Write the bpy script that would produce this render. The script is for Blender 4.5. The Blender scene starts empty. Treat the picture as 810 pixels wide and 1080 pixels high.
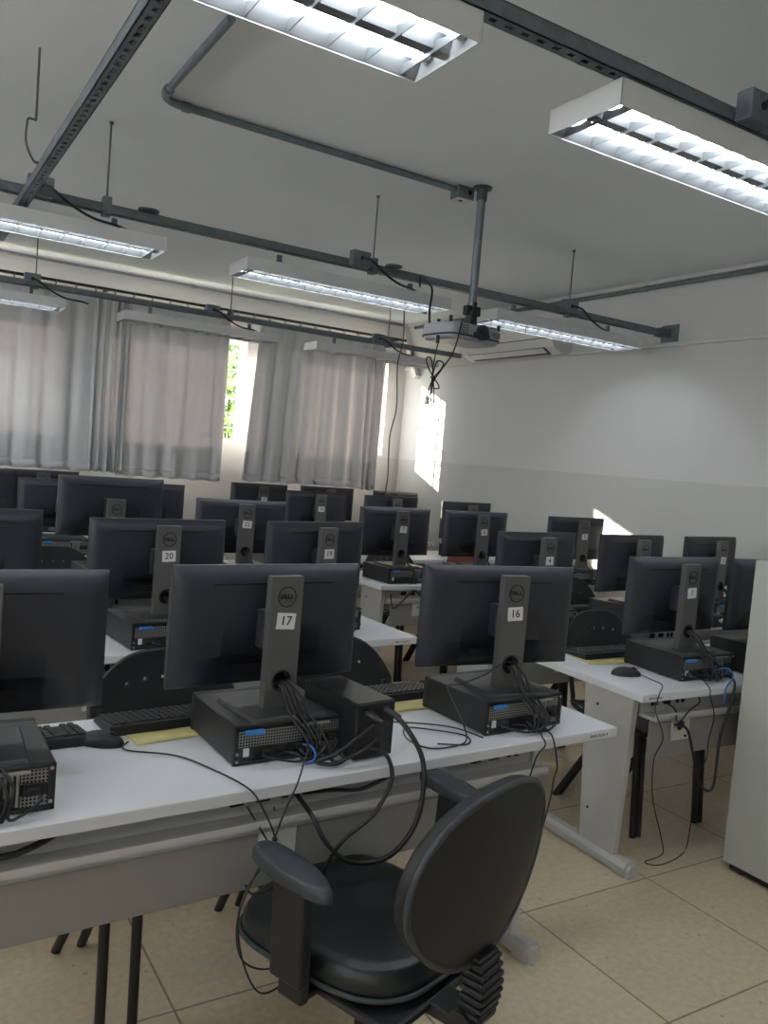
import bpy, math, random
from mathutils import Vector, Matrix
random.seed(7)
PI = math.pi
SC = bpy.context.scene
COL = SC.collection

# ------------------------------------------------------------------ camera, world, sun, exposure
CAM_H = 1.49
def make_camera():
    yaw, pitch, roll = math.radians(31.578), math.radians(3.576), math.radians(4.735)
    cy, sy, cp, sp = math.cos(yaw), math.sin(yaw), math.cos(pitch), math.sin(pitch)
    fw = Vector((sy*cp, cy*cp, -sp)); rt = Vector((cy, -sy, 0)); up = rt.cross(fw)
    cr, sr = math.cos(roll), math.sin(roll)
    r2 = rt*cr + up*sr; u2 = up*cr - rt*sr
    cam = bpy.data.cameras.new('camera'); o = bpy.data.objects.new('camera', cam); COL.objects.link(o)
    m = Matrix((( r2.x, u2.x, -fw.x, 0), (r2.y, u2.y, -fw.y, 0), (r2.z, u2.z, -fw.z, CAM_H), (0, 0, 0, 1)))
    o.matrix_world = m
    cam.sensor_fit = 'HORIZONTAL'; cam.sensor_width = 36.0; cam.lens = 873.2/810*36
    cam.clip_start = 0.02; cam.clip_end = 200
    SC.camera = o
make_camera()
w = bpy.data.worlds.new('sky'); SC.world = w; w.use_nodes = True
bg = w.node_tree.nodes['Background']; bg.inputs[0].default_value = (0.93, 0.97, 1.0, 1); bg.inputs[1].default_value = 3.4
sun = bpy.data.lights.new('sun', 'SUN'); sun.energy = 16; sun.angle = math.radians(0.6); sun.color = (1.0, 0.86, 0.72)
so = bpy.data.objects.new('sun', sun); COL.objects.link(so)
so.rotation_euler = Vector((0.65, -1.0, -0.405)).to_track_quat('-Z', 'Y').to_euler()
so.location = (-4, 14, 6)
TUBE = 9.5
SC.view_settings.view_transform = 'Standard'; SC.view_settings.look = 'None'
SC.view_settings.exposure = 1.42; SC.view_settings.gamma = 1.0; SC.view_settings.use_curve_mapping = False
SC.cycles.use_denoising = True
SC.cycles.max_bounces = 8
SC.cycles.sample_clamp_indirect = 6.0

# ------------------------------------------------------------------ materials
MATS = {}
def mat(name, col, rough=0.5, metal=0.0, var=0.0, vscale=8.0, bump=0.0, bscale=60.0, spec=0.5, col2=None):
    if name in MATS: return MATS[name]
    m = bpy.data.materials.new(name); m.use_nodes = True; nt = m.node_tree; N = nt.nodes; L = nt.links
    b = N['Principled BSDF']; b.inputs['Base Color'].default_value = (*col, 1)
    b.inputs['Roughness'].default_value = rough; b.inputs['Metallic'].default_value = metal
    b.inputs['Specular IOR Level'].default_value = spec
    tc = N.new('ShaderNodeTexCoord')
    nz = N.new('ShaderNodeTexNoise'); nz.inputs['Scale'].default_value = vscale; nz.inputs['Detail'].default_value = 4
    L.new(tc.outputs['Object'], nz.inputs['Vector'])
    v = var if var > 0 else 0.04
    mr = N.new('ShaderNodeMapRange'); mr.inputs[3].default_value = 1-v; mr.inputs[4].default_value = 1+v
    mr.inputs[1].default_value = 0.3; mr.inputs[2].default_value = 0.7
    L.new(nz.outputs['Fac'], mr.inputs[0])
    if col2:
        mx = N.new('ShaderNodeMix'); mx.data_type = 'RGBA'; mx.inputs[6].default_value = (*col, 1); mx.inputs[7].default_value = (*col2, 1)
        mr.inputs[3].default_value = 0; mr.inputs[4].default_value = 1; L.new(mr.outputs[0], mx.inputs[0]); L.new(mx.outputs[2], b.inputs['Base Color'])
    else:
        mx = N.new('ShaderNodeVectorMath'); mx.operation = 'SCALE'; mx.inputs[0].default_value = col
        L.new(mr.outputs[0], mx.inputs['Scale']); L.new(mx.outputs[0], b.inputs['Base Color'])
    if bump > 0:
        n2 = N.new('ShaderNodeTexNoise'); n2.inputs['Scale'].default_value = bscale; L.new(tc.outputs['Object'], n2.inputs['Vector'])
        bp = N.new('ShaderNodeBump'); bp.inputs['Strength'].default_value = bump; bp.inputs['Distance'].default_value = 0.002
        L.new(n2.outputs['Fac'], bp.inputs['Height']); L.new(bp.outputs[0], b.inputs['Normal'])
    MATS[name] = m
    return m
def emis(name, col, s):
    m = bpy.data.materials.new(name); m.use_nodes = True; N = m.node_tree.nodes
    b = N['Principled BSDF']; b.inputs['Base Color'].default_value = (*col, 1)
    b.inputs['Emission Color'].default_value = (*col, 1); b.inputs['Emission Strength'].default_value = s
    return m

M_WHITE_TOP = mat('white_laminate', (0.66, 0.67, 0.70), 0.38, var=0.03, vscale=3)
M_GREY_LAM = mat('pale_grey_laminate', (0.27, 0.265, 0.25), 0.5, var=0.03, vscale=2)
M_STEELPAINT = mat('pale_painted_steel', (0.52, 0.52, 0.51), 0.45)
M_RIBCAP = mat('grey_plastic_cap', (0.50, 0.49, 0.46), 0.5)
M_BLACKPL = mat('black_plastic', (0.011, 0.012, 0.014), 0.5, bump=0.15, bscale=300)
M_SHELL = mat('monitor_black', (0.024, 0.0275, 0.038), 0.42, bump=0.08, bscale=400)
M_SCREEN = mat('screen_glass', (0.006, 0.007, 0.010), 0.25)
M_STAND = mat('monitor_stand_grey', (0.13, 0.13, 0.13), 0.42, metal=0.35)
M_INK = mat('black_ink', (0.006, 0.006, 0.006), 0.6)
M_PAPER = mat('white_paper', (0.72, 0.72, 0.73), 0.8)
M_CASE = mat('computer_case_black', (0.016, 0.017, 0.019), 0.42, metal=0.1)
M_CASETOP = mat('computer_case_sheen', (0.035, 0.036, 0.038), 0.45)
M_SILVER = mat('zinc_plate', (0.42, 0.42, 0.42), 0.35, metal=0.8, var=0.1, vscale=30)
M_BLUE = mat('blue_plastic', (0.05, 0.22, 0.55), 0.4)
M_YELLOWJ = mat('yellow_tag', (0.5, 0.30, 0.05), 0.5)
M_CABLE = mat('black_cable', (0.012, 0.012, 0.013), 0.45)
M_BCABLE = mat('blue_cable', (0.04, 0.13, 0.45), 0.45)
M_ENV = mat('yellow_paper', (0.62, 0.55, 0.25), 0.8, var=0.08, vscale=25)
M_GALV = mat('galvanised_steel', (0.185, 0.215, 0.245), 0.45, metal=0.6, var=0.12, vscale=25)
M_GALVD = mat('galvanised_dark', (0.09, 0.10, 0.115), 0.5, metal=0.5)
M_ROD = mat('threaded_rod', (0.12, 0.12, 0.12), 0.5, metal=0.6)
M_FIX = mat('white_enamel', (0.62, 0.63, 0.64), 0.4)
M_REFL = mat('toned_down_reflector', (0.17, 0.18, 0.19), 0.4, metal=0.3)
M_LEATHER = mat('worn_black_vinyl', (0.012, 0.016, 0.018), 0.38, bump=0.2, bscale=120, var=0.35, vscale=14)
M_CHBACK = mat('chair_back_shell', (0.010, 0.0105, 0.0105), 0.55, var=0.25, vscale=9)
M_ARM = mat('worn_armrest', (0.035, 0.042, 0.048), 0.5, var=0.3, vscale=30)
M_STACK = mat('chair_plastic_black', (0.018, 0.019, 0.021), 0.42)
M_RED = mat('red_plastic', (0.13, 0.022, 0.018), 0.5)
M_CAB = mat('grey_steel_cabinet', (0.44, 0.45, 0.41), 0.45, var=0.05, vscale=2.0)
M_AC = mat('ac_white', (0.68, 0.67, 0.64), 0.4)
M_ACD = mat('ac_dark', (0.05, 0.05, 0.05), 0.5)
M_PROJ = mat('projector_grey_white', (0.36, 0.38, 0.41), 0.4)
M_NAVY = mat('projector_navy', (0.02, 0.025, 0.05), 0.35)
M_OUT = mat('outlet_white', (0.62, 0.62, 0.59), 0.5)
M_BARS = mat('white_window_paint', (0.80, 0.80, 0.79), 0.5)

def wall_mat(two_tone):
    m = bpy.data.materials.new('wall_paint_two_tone' if two_tone else 'wall_paint'); m.use_nodes = True
    nt = m.node_tree; N = nt.nodes; L = nt.links; b = N['Principled BSDF']; b.inputs['Roughness'].default_value = 0.6
    b.inputs['Specular IOR Level'].default_value = 0.3
    g = N.new('ShaderNodeNewGeometry'); sx = N.new('ShaderNodeSeparateXYZ'); L.new(g.outputs['Position'], sx.inputs[0])
    gt = N.new('ShaderNodeMath'); gt.operation = 'GREATER_THAN'; gt.inputs[1].default_value = 1.515; L.new(sx.outputs['Z'], gt.inputs[0])
    mx = N.new('ShaderNodeMix'); mx.data_type = 'RGBA'; mx.inputs[6].default_value = (0.535, 0.53, 0.50, 1); mx.inputs[7].default_value = (0.61, 0.60, 0.59, 1)
    L.new(gt.outputs[0], mx.inputs[0])
    nz = N.new('ShaderNodeTexNoise'); nz.inputs['Scale'].default_value = 1.3; nz.inputs['Detail'].default_value = 5; L.new(g.outputs['Position'], nz.inputs['Vector'])
    mr = N.new('ShaderNodeMapRange'); mr.inputs[3].default_value = 0.96; mr.inputs[4].default_value = 1.03; L.new(nz.outputs['Fac'], mr.inputs[0])
    sc = N.new('ShaderNodeVectorMath'); sc.operation = 'SCALE'; L.new(mx.outputs[2], sc.inputs[0]); L.new(mr.outputs[0], sc.inputs['Scale'])
    L.new(sc.outputs[0], b.inputs['Base Color'])
    return m
M_WALL = wall_mat(True)
M_CEIL = mat('ceiling_paint', (0.77, 0.815, 0.84), 0.8, var=0.03, vscale=1.0)

def floor_mat():
    m = bpy.data.materials.new('beige_speckled_tiles'); m.use_nodes = True
    nt = m.node_tree; N = nt.nodes; L = nt.links; b = N['Principled BSDF']
    g = N.new('ShaderNodeNewGeometry')
    mp = N.new('ShaderNodeMapping'); mp.inputs['Location'].default_value = (-0.720, -2.015, 0); L.new(g.outputs['Position'], mp.inputs[0])
    br = N.new('ShaderNodeTexBrick'); br.offset = 0; br.squash = 1; br.inputs['Scale'].default_value = 1
    br.inputs['Brick Width'].default_value = 0.605; br.inputs['Row Height'].default_value = 0.605
    br.inputs['Mortar Size'].default_value = 0.0035; br.inputs['Mortar Smooth'].default_value = 0.1
    br.inputs['Color1'].default_value = (0.62, 0.52, 0.365, 1); br.inputs['Color2'].default_value = (0.59, 0.49, 0.345, 1); br.inputs['Mortar'].default_value = (0.25, 0.20, 0.14, 1)
    L.new(mp.outputs[0], br.inputs['Vector'])
    n1 = N.new('ShaderNodeTexNoise'); n1.inputs['Scale'].default_value = 45; n1.inputs['Detail'].default_value = 6; L.new(g.outputs['Position'], n1.inputs['Vector'])
    mr = N.new('ShaderNodeMapRange'); mr.inputs[1].default_value = 0.3; mr.inputs[2].default_value = 0.7; mr.inputs[3].default_value = 0.88; mr.inputs[4].default_value = 1.08; L.new(n1.outputs['Fac'], mr.inputs[0])
    n2 = N.new('ShaderNodeTexNoise'); n2.inputs['Scale'].default_value = 3; n2.inputs['Detail'].default_value = 4; L.new(g.outputs['Position'], n2.inputs['Vector'])
    mr2 = N.new('ShaderNodeMapRange'); mr2.inputs[3].default_value = 0.9; mr2.inputs[4].default_value = 1.08; L.new(n2.outputs['Fac'], mr2.inputs[0])
    vo = N.new('ShaderNodeTexVoronoi'); vo.inputs['Scale'].default_value = 14; L.new(g.outputs['Position'], vo.inputs['Vector'])
    lt = N.new('ShaderNodeMapRange'); lt.inputs[1].default_value = 0.04; lt.inputs[2].default_value = 0.10; lt.inputs[3].default_value = 0.6; lt.inputs[4].default_value = 1; L.new(vo.outputs['Distance'], lt.inputs[0])
    a = N.new('ShaderNodeMath'); a.operation = 'MULTIPLY'; L.new(mr.outputs[0], a.inputs[0]); L.new(mr2.outputs[0], a.inputs[1])
    a2 = N.new('ShaderNodeMath'); a2.operation = 'MULTIPLY'; L.new(a.outputs[0], a2.inputs[0]); L.new(lt.outputs[0], a2.inputs[1])
    sc = N.new('ShaderNodeVectorMath'); sc.operation = 'SCALE'; L.new(br.outputs['Color'], sc.inputs[0]); L.new(a2.outputs[0], sc.inputs['Scale'])
    L.new(sc.outputs[0], b.inputs['Base Color']); b.inputs['Roughness'].default_value = 0.33; b.inputs['Specular IOR Level'].default_value = 0.45
    return m
M_FLOOR = floor_mat()

def cloth_mat():
    m = bpy.data.materials.new('pale_grey_curtain_cloth'); m.use_nodes = True
    nt = m.node_tree; N = nt.nodes; L = nt.links
    out = N['Material Output']; b = N['Principled BSDF']; b.inputs['Base Color'].default_value = (0.47, 0.475, 0.49, 1); b.inputs['Roughness'].default_value = 0.9
    tc = N.new('ShaderNodeTexCoord'); nz = N.new('ShaderNodeTexNoise'); nz.inputs['Scale'].default_value = 5; nz.inputs['Detail'].default_value = 6; L.new(tc.outputs['Object'], nz.inputs['Vector'])
    mr = N.new('ShaderNodeMapRange'); mr.inputs[3].default_value = 0.92; mr.inputs[4].default_value = 1.06; L.new(nz.outputs['Fac'], mr.inputs[0])
    s = N.new('ShaderNodeVectorMath'); s.operation = 'SCALE'; s.inputs[0].default_value = (0.60, 0.605, 0.62); L.new(mr.outputs[0], s.inputs['Scale']); L.new(s.outputs[0], b.inputs['Base Color'])
    t = N.new('ShaderNodeBsdfTranslucent'); t.inputs[0].default_value = (0.80, 0.76, 0.74, 1)
    mx = N.new('ShaderNodeMixShader'); mx.inputs[0].default_value = CLOTH_T
    L.new(b.outputs[0], mx.inputs[1]); L.new(t.outputs[0], mx.inputs[2])
    tr = N.new('ShaderNodeBsdfTransparent'); m2 = N.new('ShaderNodeMixShader'); m2.inputs[0].default_value = 0.025
    L.new(mx.outputs[0], m2.inputs[1]); L.new(tr.outputs[0], m2.inputs[2]); L.new(m2.outputs[0], out.inputs[0])
    return m
CLOTH_T = 0.08
M_CLOTH = cloth_mat()

def grille_mat():
    m = bpy.data.materials.new('perforated_rear_metal'); m.use_nodes = True
    nt = m.node_tree; N = nt.nodes; L = nt.links; b = N['Principled BSDF']; b.inputs['Roughness'].default_value = 0.4; b.inputs['Metallic'].default_value = 0.4
    tc = N.new('ShaderNodeTexCoord'); sx = N.new('ShaderNodeSeparateXYZ'); L.new(tc.outputs['Object'], sx.inputs[0])
    fs = []
    for ax in ('X', 'Z'):
        mu = N.new('ShaderNodeMath'); mu.operation = 'MULTIPLY'; mu.inputs[1].default_value = 135; L.new(sx.outputs[ax], mu.inputs[0])
        fr = N.new('ShaderNodeMath'); fr.operation = 'FRACT'; L.new(mu.outputs[0], fr.inputs[0])
        g = N.new('ShaderNodeMath'); g.operation = 'GREATER_THAN'; g.inputs[1].default_value = 0.36; L.new(fr.outputs[0], g.inputs[0]); fs.append(g)
    mm = N.new('ShaderNodeMath'); mm.operation = 'MULTIPLY'; L.new(fs[0].outputs[0], mm.inputs[0]); L.new(fs[1].outputs[0], mm.inputs[1])
    mx = N.new('ShaderNodeMix'); mx.data_type = 'RGBA'; mx.inputs[6].default_value = (0.30, 0.30, 0.29, 1); mx.inputs[7].default_value = (0.008, 0.008, 0.008, 1)
    L.new(mm.outputs[0], mx.inputs[0]); L.new(mx.outputs[2], b.inputs['Base Color'])
    return m
M_GRILLE = grille_mat()
M_LEAF = mat('leaf_green', (0.22, 0.36, 0.12), 0.6, var=0.4, vscale=3)
M_TUBE = emis('lit_fluorescent_tube', (0.90, 0.96, 1.0), TUBE)
M_TUBEOFF = mat('unlit_tube_glass', (0.75, 0.76, 0.76), 0.3)

# ------------------------------------------------------------------ mesh helpers
class MB:
    def __init__(s): s.v = []; s.f = []; s.sm = []
    def add(s, vs, fs, smooth=False):
        o = len(s.v); s.v += [tuple(p) for p in vs]; s.f += [tuple(i+o for i in f) for f in fs]; s.sm += [smooth]*len(fs); return s
    def box(s, x0, y0, z0, x1, y1, z1):
        vs = [(x0,y0,z0),(x1,y0,z0),(x1,y1,z0),(x0,y1,z0),(x0,y0,z1),(x1,y0,z1),(x1,y1,z1),(x0,y1,z1)]
        return s.add(vs, [(3,2,1,0),(4,5,6,7),(0,1,5,4),(1,2,6,5),(2,3,7,6),(3,0,4,7)])
    def hexa(s, b, t):   # bottom 4 pts, top 4 pts
        return s.add(list(b)+list(t), [(3,2,1,0),(4,5,6,7),(0,1,5,4),(1,2,6,5),(2,3,7,6),(3,0,4,7)])
    def tube(s, pts, r, n=8, smooth=True, curve=False, r2=None):
        P = [Vector(p) for p in pts]
        if curve: P = spline(P)
        rings = []; up = None; k = len(P)
        for i, p in enumerate(P):
            d = (P[min(i+1, k-1)] - P[max(i-1, 0)])
            if d.length < 1e-9: d = Vector((0, 0, 1))
            d.normalize()
            if up is None: up = d.orthogonal().normalized()
            else:
                up = up - d*up.dot(d)
                up = up.normalized() if up.length > 1e-6 else d.orthogonal().normalized()
            q = d.cross(up); rr = r if r2 is None else r + (r2-r)*i/(k-1)
            rings.append([p + (up*math.cos(2*PI*j/n) + q*math.sin(2*PI*j/n))*rr for j in range(n)])
        vs = [v for rg in rings for v in rg]; fs = []
        for i in range(k-1):
            for j in range(n): fs.append((i*n+j, i*n+(j+1) % n, (i+1)*n+(j+1) % n, (i+1)*n+j))
        s.add(vs, fs, smooth)
        s.add(rings[0][::-1], [tuple(range(n))]); s.add(rings[-1], [tuple(range(n))])
        return s
    def cyl(s, c, r, h, axis='Z', n=24, r2=None):
        c = Vector(c); d = {'X': Vector((1,0,0)), 'Y': Vector((0,1,0)), 'Z': Vector((0,0,1))}[axis]
        return s.tube([c, c+d*h], r, n, True, False, r2)
    def prism(s, poly, axis, a, b):  # poly 2D extruded along axis from a to b
        def P(u, v, t): return {'X': (t, u, v), 'Y': (u, t, v), 'Z': (u, v, t)}[axis]
        n = len(poly); vs = [P(u, v, a) for u, v in poly] + [P(u, v, b) for u, v in poly]
        fs = [tuple(range(n))[::-1], tuple(range(n, 2*n))] + [(i, (i+1) % n, n+(i+1) % n, n+i) for i in range(n)]
        return s.add(vs, fs)
    def ring(s, c, r, t, axis='Y', n=28, m=8):
        c = Vector(c); vs = []; fs = []
        for i in range(n):
            a = 2*PI*i/n
            for j in range(m):
                b_ = 2*PI*j/m; R = r + t*math.cos(b_); h = t*math.sin(b_)
                u, v = R*math.cos(a), R*math.sin(a)
                vs.append(c + Vector({'X': (h, u, v), 'Y': (u, h, v), 'Z': (u, v, h)}[axis]))
        for i in range(n):
            for j in range(m): fs.append((i*m+j, ((i+1) % n)*m+j, ((i+1) % n)*m+(j+1) % m, i*m+(j+1) % m))
        return s.add(vs, fs, True)
    def grid(s, fn, nu, nv, smooth=True, skip=None):
        vs = [fn(i/nu, j/nv) for j in range(nv+1) for i in range(nu+1)]
        fs = [(j*(nu+1)+i, j*(nu+1)+i+1, (j+1)*(nu+1)+i+1, (j+1)*(nu+1)+i) for j in range(nv) for i in range(nu) if not (skip and skip(i, j))]
        return s.add(vs, fs, smooth)
    def xf(s, M):
        s.v = [tuple(M @ Vector(p)) for p in s.v]; return s
    def build(s, name, m, parent=None, bevel=0, solid=0, sub=0, fix=True):
        me = bpy.data.meshes.new(name); me.from_pydata(s.v, [], s.f); me.materials.append(m)
        me.polygons.foreach_set('use_smooth', s.sm)
        if fix:
            import bmesh
            bm = bmesh.new(); bm.from_mesh(me); bmesh.ops.recalc_face_normals(bm, faces=bm.faces); bm.to_mesh(me); bm.free()
        me.update()
        o = bpy.data.objects.new(name, me); COL.objects.link(o)
        if parent: o.parent = parent
        if solid:
            d = o.modifiers.new('thickness', 'SOLIDIFY'); d.thickness = solid; d.offset = 0
        if sub:
            d = o.modifiers.new('smooth', 'SUBSURF'); d.levels = sub; d.render_levels = sub
        if bevel:
            d = o.modifiers.new('edge', 'BEVEL'); d.width = bevel; d.segments = 2; d.limit_method = 'ANGLE'; d.angle_limit = math.radians(40)
        return o
def spline(P, k=6):
    if len(P) < 3: return P
    out = []
    for i in range(len(P)-1):
        a = P[max(i-1, 0)]; b = P[i]; c = P[i+1]; d = P[min(i+2, len(P)-1)]
        for j in range(k):
            t = j/k
            out.append(0.5*((2*b) + (c-a)*t + (2*a-5*b+4*c-d)*t*t + (3*b-a-3*c+d)*t**3))
    out.append(P[-1]); return out
def T(x=0, y=0, z=0): return Matrix.Translation((x, y, z))
def Rz(a): return Matrix.Rotation(a, 4, 'Z')
def Rx(a): return Matrix.Rotation(a, 4, 'X')
def Ry(a): return Matrix.Rotation(a, 4, 'Y')
def props(o, label, cat, group=None):
    o['label'] = label; o['category'] = cat
    if group: o['group'] = group
    return o
def thing(name, label, cat, loc=(0, 0, 0), rz=0, group=None):
    o = bpy.data.objects.new(name, None); COL.objects.link(o); o.location = loc; o.rotation_euler = (0, 0, rz)
    o.empty_display_size = 0.1
    return props(o, label, cat, group)
def struct(o): o['kind'] = 'structure'; return o
KIDS = {}
def children(o): return [c for c in COL.objects if c.parent is o]
def dup(root, loc, rz, label, group=None, kids=None):
    r = root.copy(); COL.objects.link(r); r.location = loc; r.rotation_euler = (0, 0, rz); r['label'] = label
    if group: r['group'] = group
    for ch, gs in kids:
        c = ch.copy(); COL.objects.link(c); c.parent = r
        for g in gs:
            d = g.copy(); COL.objects.link(d); d.parent = c
    return r
def tree(root): return [(c, children(c)) for c in children(root)]
TEXTS = {}
def text_mesh(s, size, depth=0.0004, bold=0.0):
    k = (s, size, bold)
    if k in TEXTS: return TEXTS[k]
    cu = bpy.data.curves.new('txt', 'FONT'); cu.body = s; cu.size = size; cu.align_x = 'CENTER'; cu.align_y = 'CENTER'
    cu.extrude = depth; cu.offset = bold; cu.resolution_u = 3
    o = bpy.data.objects.new('txt', cu); COL.objects.link(o); dg = bpy.context.evaluated_depsgraph_get()
    me = bpy.data.meshes.new_from_object(o.evaluated_get(dg)); me.name = 'lettering'
    bpy.data.objects.remove(o); bpy.data.curves.remove(cu); TEXTS[k] = me
    return me
def text(name, s, size, M, m, parent, bold=0.0):
    me = text_mesh(s, size, bold=bold).copy(); me.transform(M); me.materials.clear(); me.materials.append(m)
    o = bpy.data.objects.new(name, me); COL.objects.link(o); o.parent = parent; return o

# ------------------------------------------------------------------ room
XR, YW, ZC = 4.8, 7.6, 2.96
XL, YB = -3.2, -3.0
struct(MB().box(XL-.2, YB-.2, -.2, XR+.2, YW+.2, 0).build('floor', M_FLOOR))
struct(MB().box(XL-.2, YB-.2, ZC, XR+.2, YW+.2, ZC+.2).build('ceiling', M_CEIL))
struct(MB().box(XR, YB-.2, 0, XR+.2, YW+.2, ZC).build('wall_right', M_WALL))
WIN = [(-2.6, -1.0), (-0.45, 1.15), (1.42, 2.985), (3.25, 4.578)]
WZ0, WZ1 = 1.54, 2.515
def wall_with_windows(name, x0, x1, wins, z0, z1, M):
    """wall in its own frame: inner face y=0, thickness towards +y, running along x"""
    b = MB().box(x0, 0, 0, x1, .16, z0).box(x0, 0, z1, x1, .16, ZC)
    xs = [x0] + [v for a in wins for v in a] + [x1]
    for i in range(0, len(xs), 2): b.box(xs[i], 0, z0, xs[i+1], .16, z1)
    b.xf(M); struct(b.build(name, M_WALL))
def make_window(n, x0, x1, z0, z1, M, grid=True):
    e = bpy.data.objects.new('window_%d' % n, None); COL.objects.link(e); e.matrix_world = M @ T((x0+x1)/2, 0, z0); struct(e)
    W2 = (x1-x0)/2; H = z1-z0; y0, y1 = .09, .13
    MB().box(-W2, y0, 0, -W2+.035, y1, H).box(W2-.035, y0, 0, W2, y1, H).box(-W2+.035, y0, 0, W2-.035, y1, .035).box(-W2+.035, y0, H-.035, W2-.035, y1, H).build('window_frame', M_BARS, e)
    g = MB(); k = 6
    if grid:
        for i in range(1, k+1): g.box(-W2, .04, H*i/(k+1)-.006, W2, .052, H*i/(k+1)+.006)
    nx = max(2, int(round(2*W2/.26)))
    for i in range(1, nx, 1 if grid else 3): g.box(-W2+2*W2*i/nx-.006, .052, 0, -W2+2*W2*i/nx+.006, .062, H)
    g.build('security_grid', M_BARS, e)
MW = T(0, YW, 0)
wall_with_windows('wall_back', XL, XR, WIN, WZ0, WZ1, MW)
for n, (x0, x1) in enumerate(WIN): make_window(n+1, x0, x1, WZ0, WZ1, MW)
MF = T(0, YB, 0) @ Rz(PI); WF_ADDED = [(2.2, 3.0)]      # wall behind the viewer; its unseen window is added to brighten the room
wall_with_windows('wall_front', -XR, -XL, WF_ADDED, 1.3, 2.80, MF)
for n, (x0, x1) in enumerate(WF_ADDED): make_window(n+5, x0, x1, 1.3, 2.80, MF, False)
ML = T(XL, 0, 0) @ Rz(PI/2); WL_ADDED = [(-1.2, .6), (1.2, 3.0), (3.6, 5.4)]      # left wall; unseen window openings added as daylight fill
wall_with_windows('wall_left', YB-.2, YW+.2, WL_ADDED, 1.65, 2.80, ML)
for n, (x0, x1) in enumerate(WL_ADDED): make_window(n+6, x0, x1, 1.65, 2.80, ML, False)
struct(MB().box(XL-2.6, YB-2.6, 2.84, XL-.2, YW+.2, 2.96).box(XL-.2, YB-2.6, 2.84, XR+.2, YB-.2, 2.96).build('added_eave', M_WALL))  # unseen eave added to keep sky light out of the added windows
# thin moulding high on the right wall and skirting
struct(MB().box(XR-.018, YB, 2.465, XR, YW, 2.495).build('trim_1', M_WALL, bevel=.004))
struct(MB().box(XR-.02, YB, ZC-.03, XR, YW, ZC).build('trim_2', M_WALL, bevel=.004))
struct(MB().box(XR-.012, YB, 0, XR, YW, .07).build('baseboard_right', M_STEELPAINT))
struct(MB().box(XL, YW-.012, 0, XR-.012, YW, .07).build('baseboard_back', M_GREY_LAM))

# outside: bushes seen through the gap between the curtains
def bush(x, y, r, h, label, n, z0=0.0):
    e = thing('garden_bush', label, 'bush', (x, y, 0), 0, None)
    L = MB(); rnd = random.Random(int(x*100))
    for i in range(n):
        a = rnd.uniform(0, 2*PI); z = rnd.uniform(.25, h); rr = r*math.sqrt(rnd.random())*(1-.35*(z/h)**3)
        c = Vector((rr*math.cos(a), rr*math.sin(a), z)); s = rnd.uniform(.05, .13)
        M = T(*c) @ Rz(rnd.uniform(0, 6.28)) @ Rx(rnd.uniform(-1.3, 1.3))
        q = [M @ Vector(p) for p in ((-s*.35, 0, 0), (0, -s, .01), (s*.35, 0, 0), (0, s, .02))]
        L.add(q, [(0, 1, 2, 3)])
    L.build('foliage', M_LEAF, e, fix=False)
    S = MB()
    for i in range(7):
        a = rnd.uniform(0, 6.28); S.tube([(0, 0, -.1), (.1*math.cos(a), .1*math.sin(a), h*.4), (r*.6*math.cos(a), r*.6*math.sin(a), h*.8)], .025, 6)
    S.build('stem', mat('bark', (.12, .08, .05), .8), e)
bush(4.05, 10.6, .55, 3.0, 'leafy green shrub outside seen through the gap between the curtains', 2600)
struct(MB().box(-16, -14, -.3, XL-.21, YW+.15, -.05).box(XL-.21, -14, -.3, XR+4, YB-.21, -.05).build('added_pavement', mat('bounce_concrete', (.66, .66, .66), .9)))  # unseen pale paving added to bounce daylight up onto the ceiling
struct(MB().box(-14, YW+.2, -.25, 12, 22, -.05).build('ground_outside', mat('garden_ground', (.25, .28, .15), .9, var=.2)))

# ------------------------------------------------------------------ curtains and rod
def curtain(x0, x1, label, folds, amp, gather=None, z1=2.70, z0=1.185, seed=1, y=7.42):
    rnd = random.Random(seed); ph = [rnd.uniform(0, 6.28) for _ in range(4)]
    n = max(40, int(folds*14))
    def fn(u, v):
        t = u*folds*2*PI
        a = amp*(.75+.25*math.sin(ph[0]+u*9))
        wv = math.sin(t + .8*math.sin(ph[1]+u*7+v*.6)) + .35*math.sin(2.1*t+ph[2])
        x = x0+(x1-x0)*u + .012*math.sin(t*1.0+ph[3])*(1-v)
        if gather: x += gather(u, v)
        z = z0+(z1-z0)*v + .006*math.sin(t+1)*(1-v)
        return (x, y + a*wv*(.55+.45*(1-v)) , z)
    e = thing('curtain', label, 'curtain', (0, 0, 0), 0, 'pale grey curtains')
    MB().grid(fn, n, 16).build('curtain_cloth', M_CLOTH, e, solid=.004)
    # stitched hem band
    def hem(u, v):
        p = fn(u, v*.045); return (p[0], p[1]-.004, p[2])
    MB().grid(hem, n, 2).build('hem', M_CLOTH, e, solid=.003)
    return e
curtain(-2.9, -0.5, 'pale grey curtain beyond the left edge of the window row', 13, .030, seed=3)
curtain(-0.5, 1.53, 'wide pale grey curtain at the far left, left of the gathered folds', 9, .030, seed=1)
curtain(1.49, 1.83, 'narrow tightly gathered curtain bundle between the two wide panels', 5, .045, seed=8, y=7.41, z0=1.19)
curtain(1.77, 2.735, 'pale grey curtain panel just left of the gap showing the window', 5, .024, seed=5, z0=1.165)
curtain(2.93, 4.24, 'pale grey curtain panel just right of the gap showing the window', 7, .030, seed=6,
        gather=lambda u, v: (.10*(v)*(1-u)**2))
curtain(4.22, 4.42, 'last narrow curtain fold beside the bright window strip in the corner', 3, .035, seed=9, y=7.40, z0=1.17)
e = thing('curtain_rod', 'long black curtain rod with rings above the grey curtains', 'curtain rod', (0, 7.42, 2.745))
MB().tube([(XL+.2, 0, 0), (4.66, 0, .005)], .013, 8).build('rod', M_CABLE, e)
R_ = MB()
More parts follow.
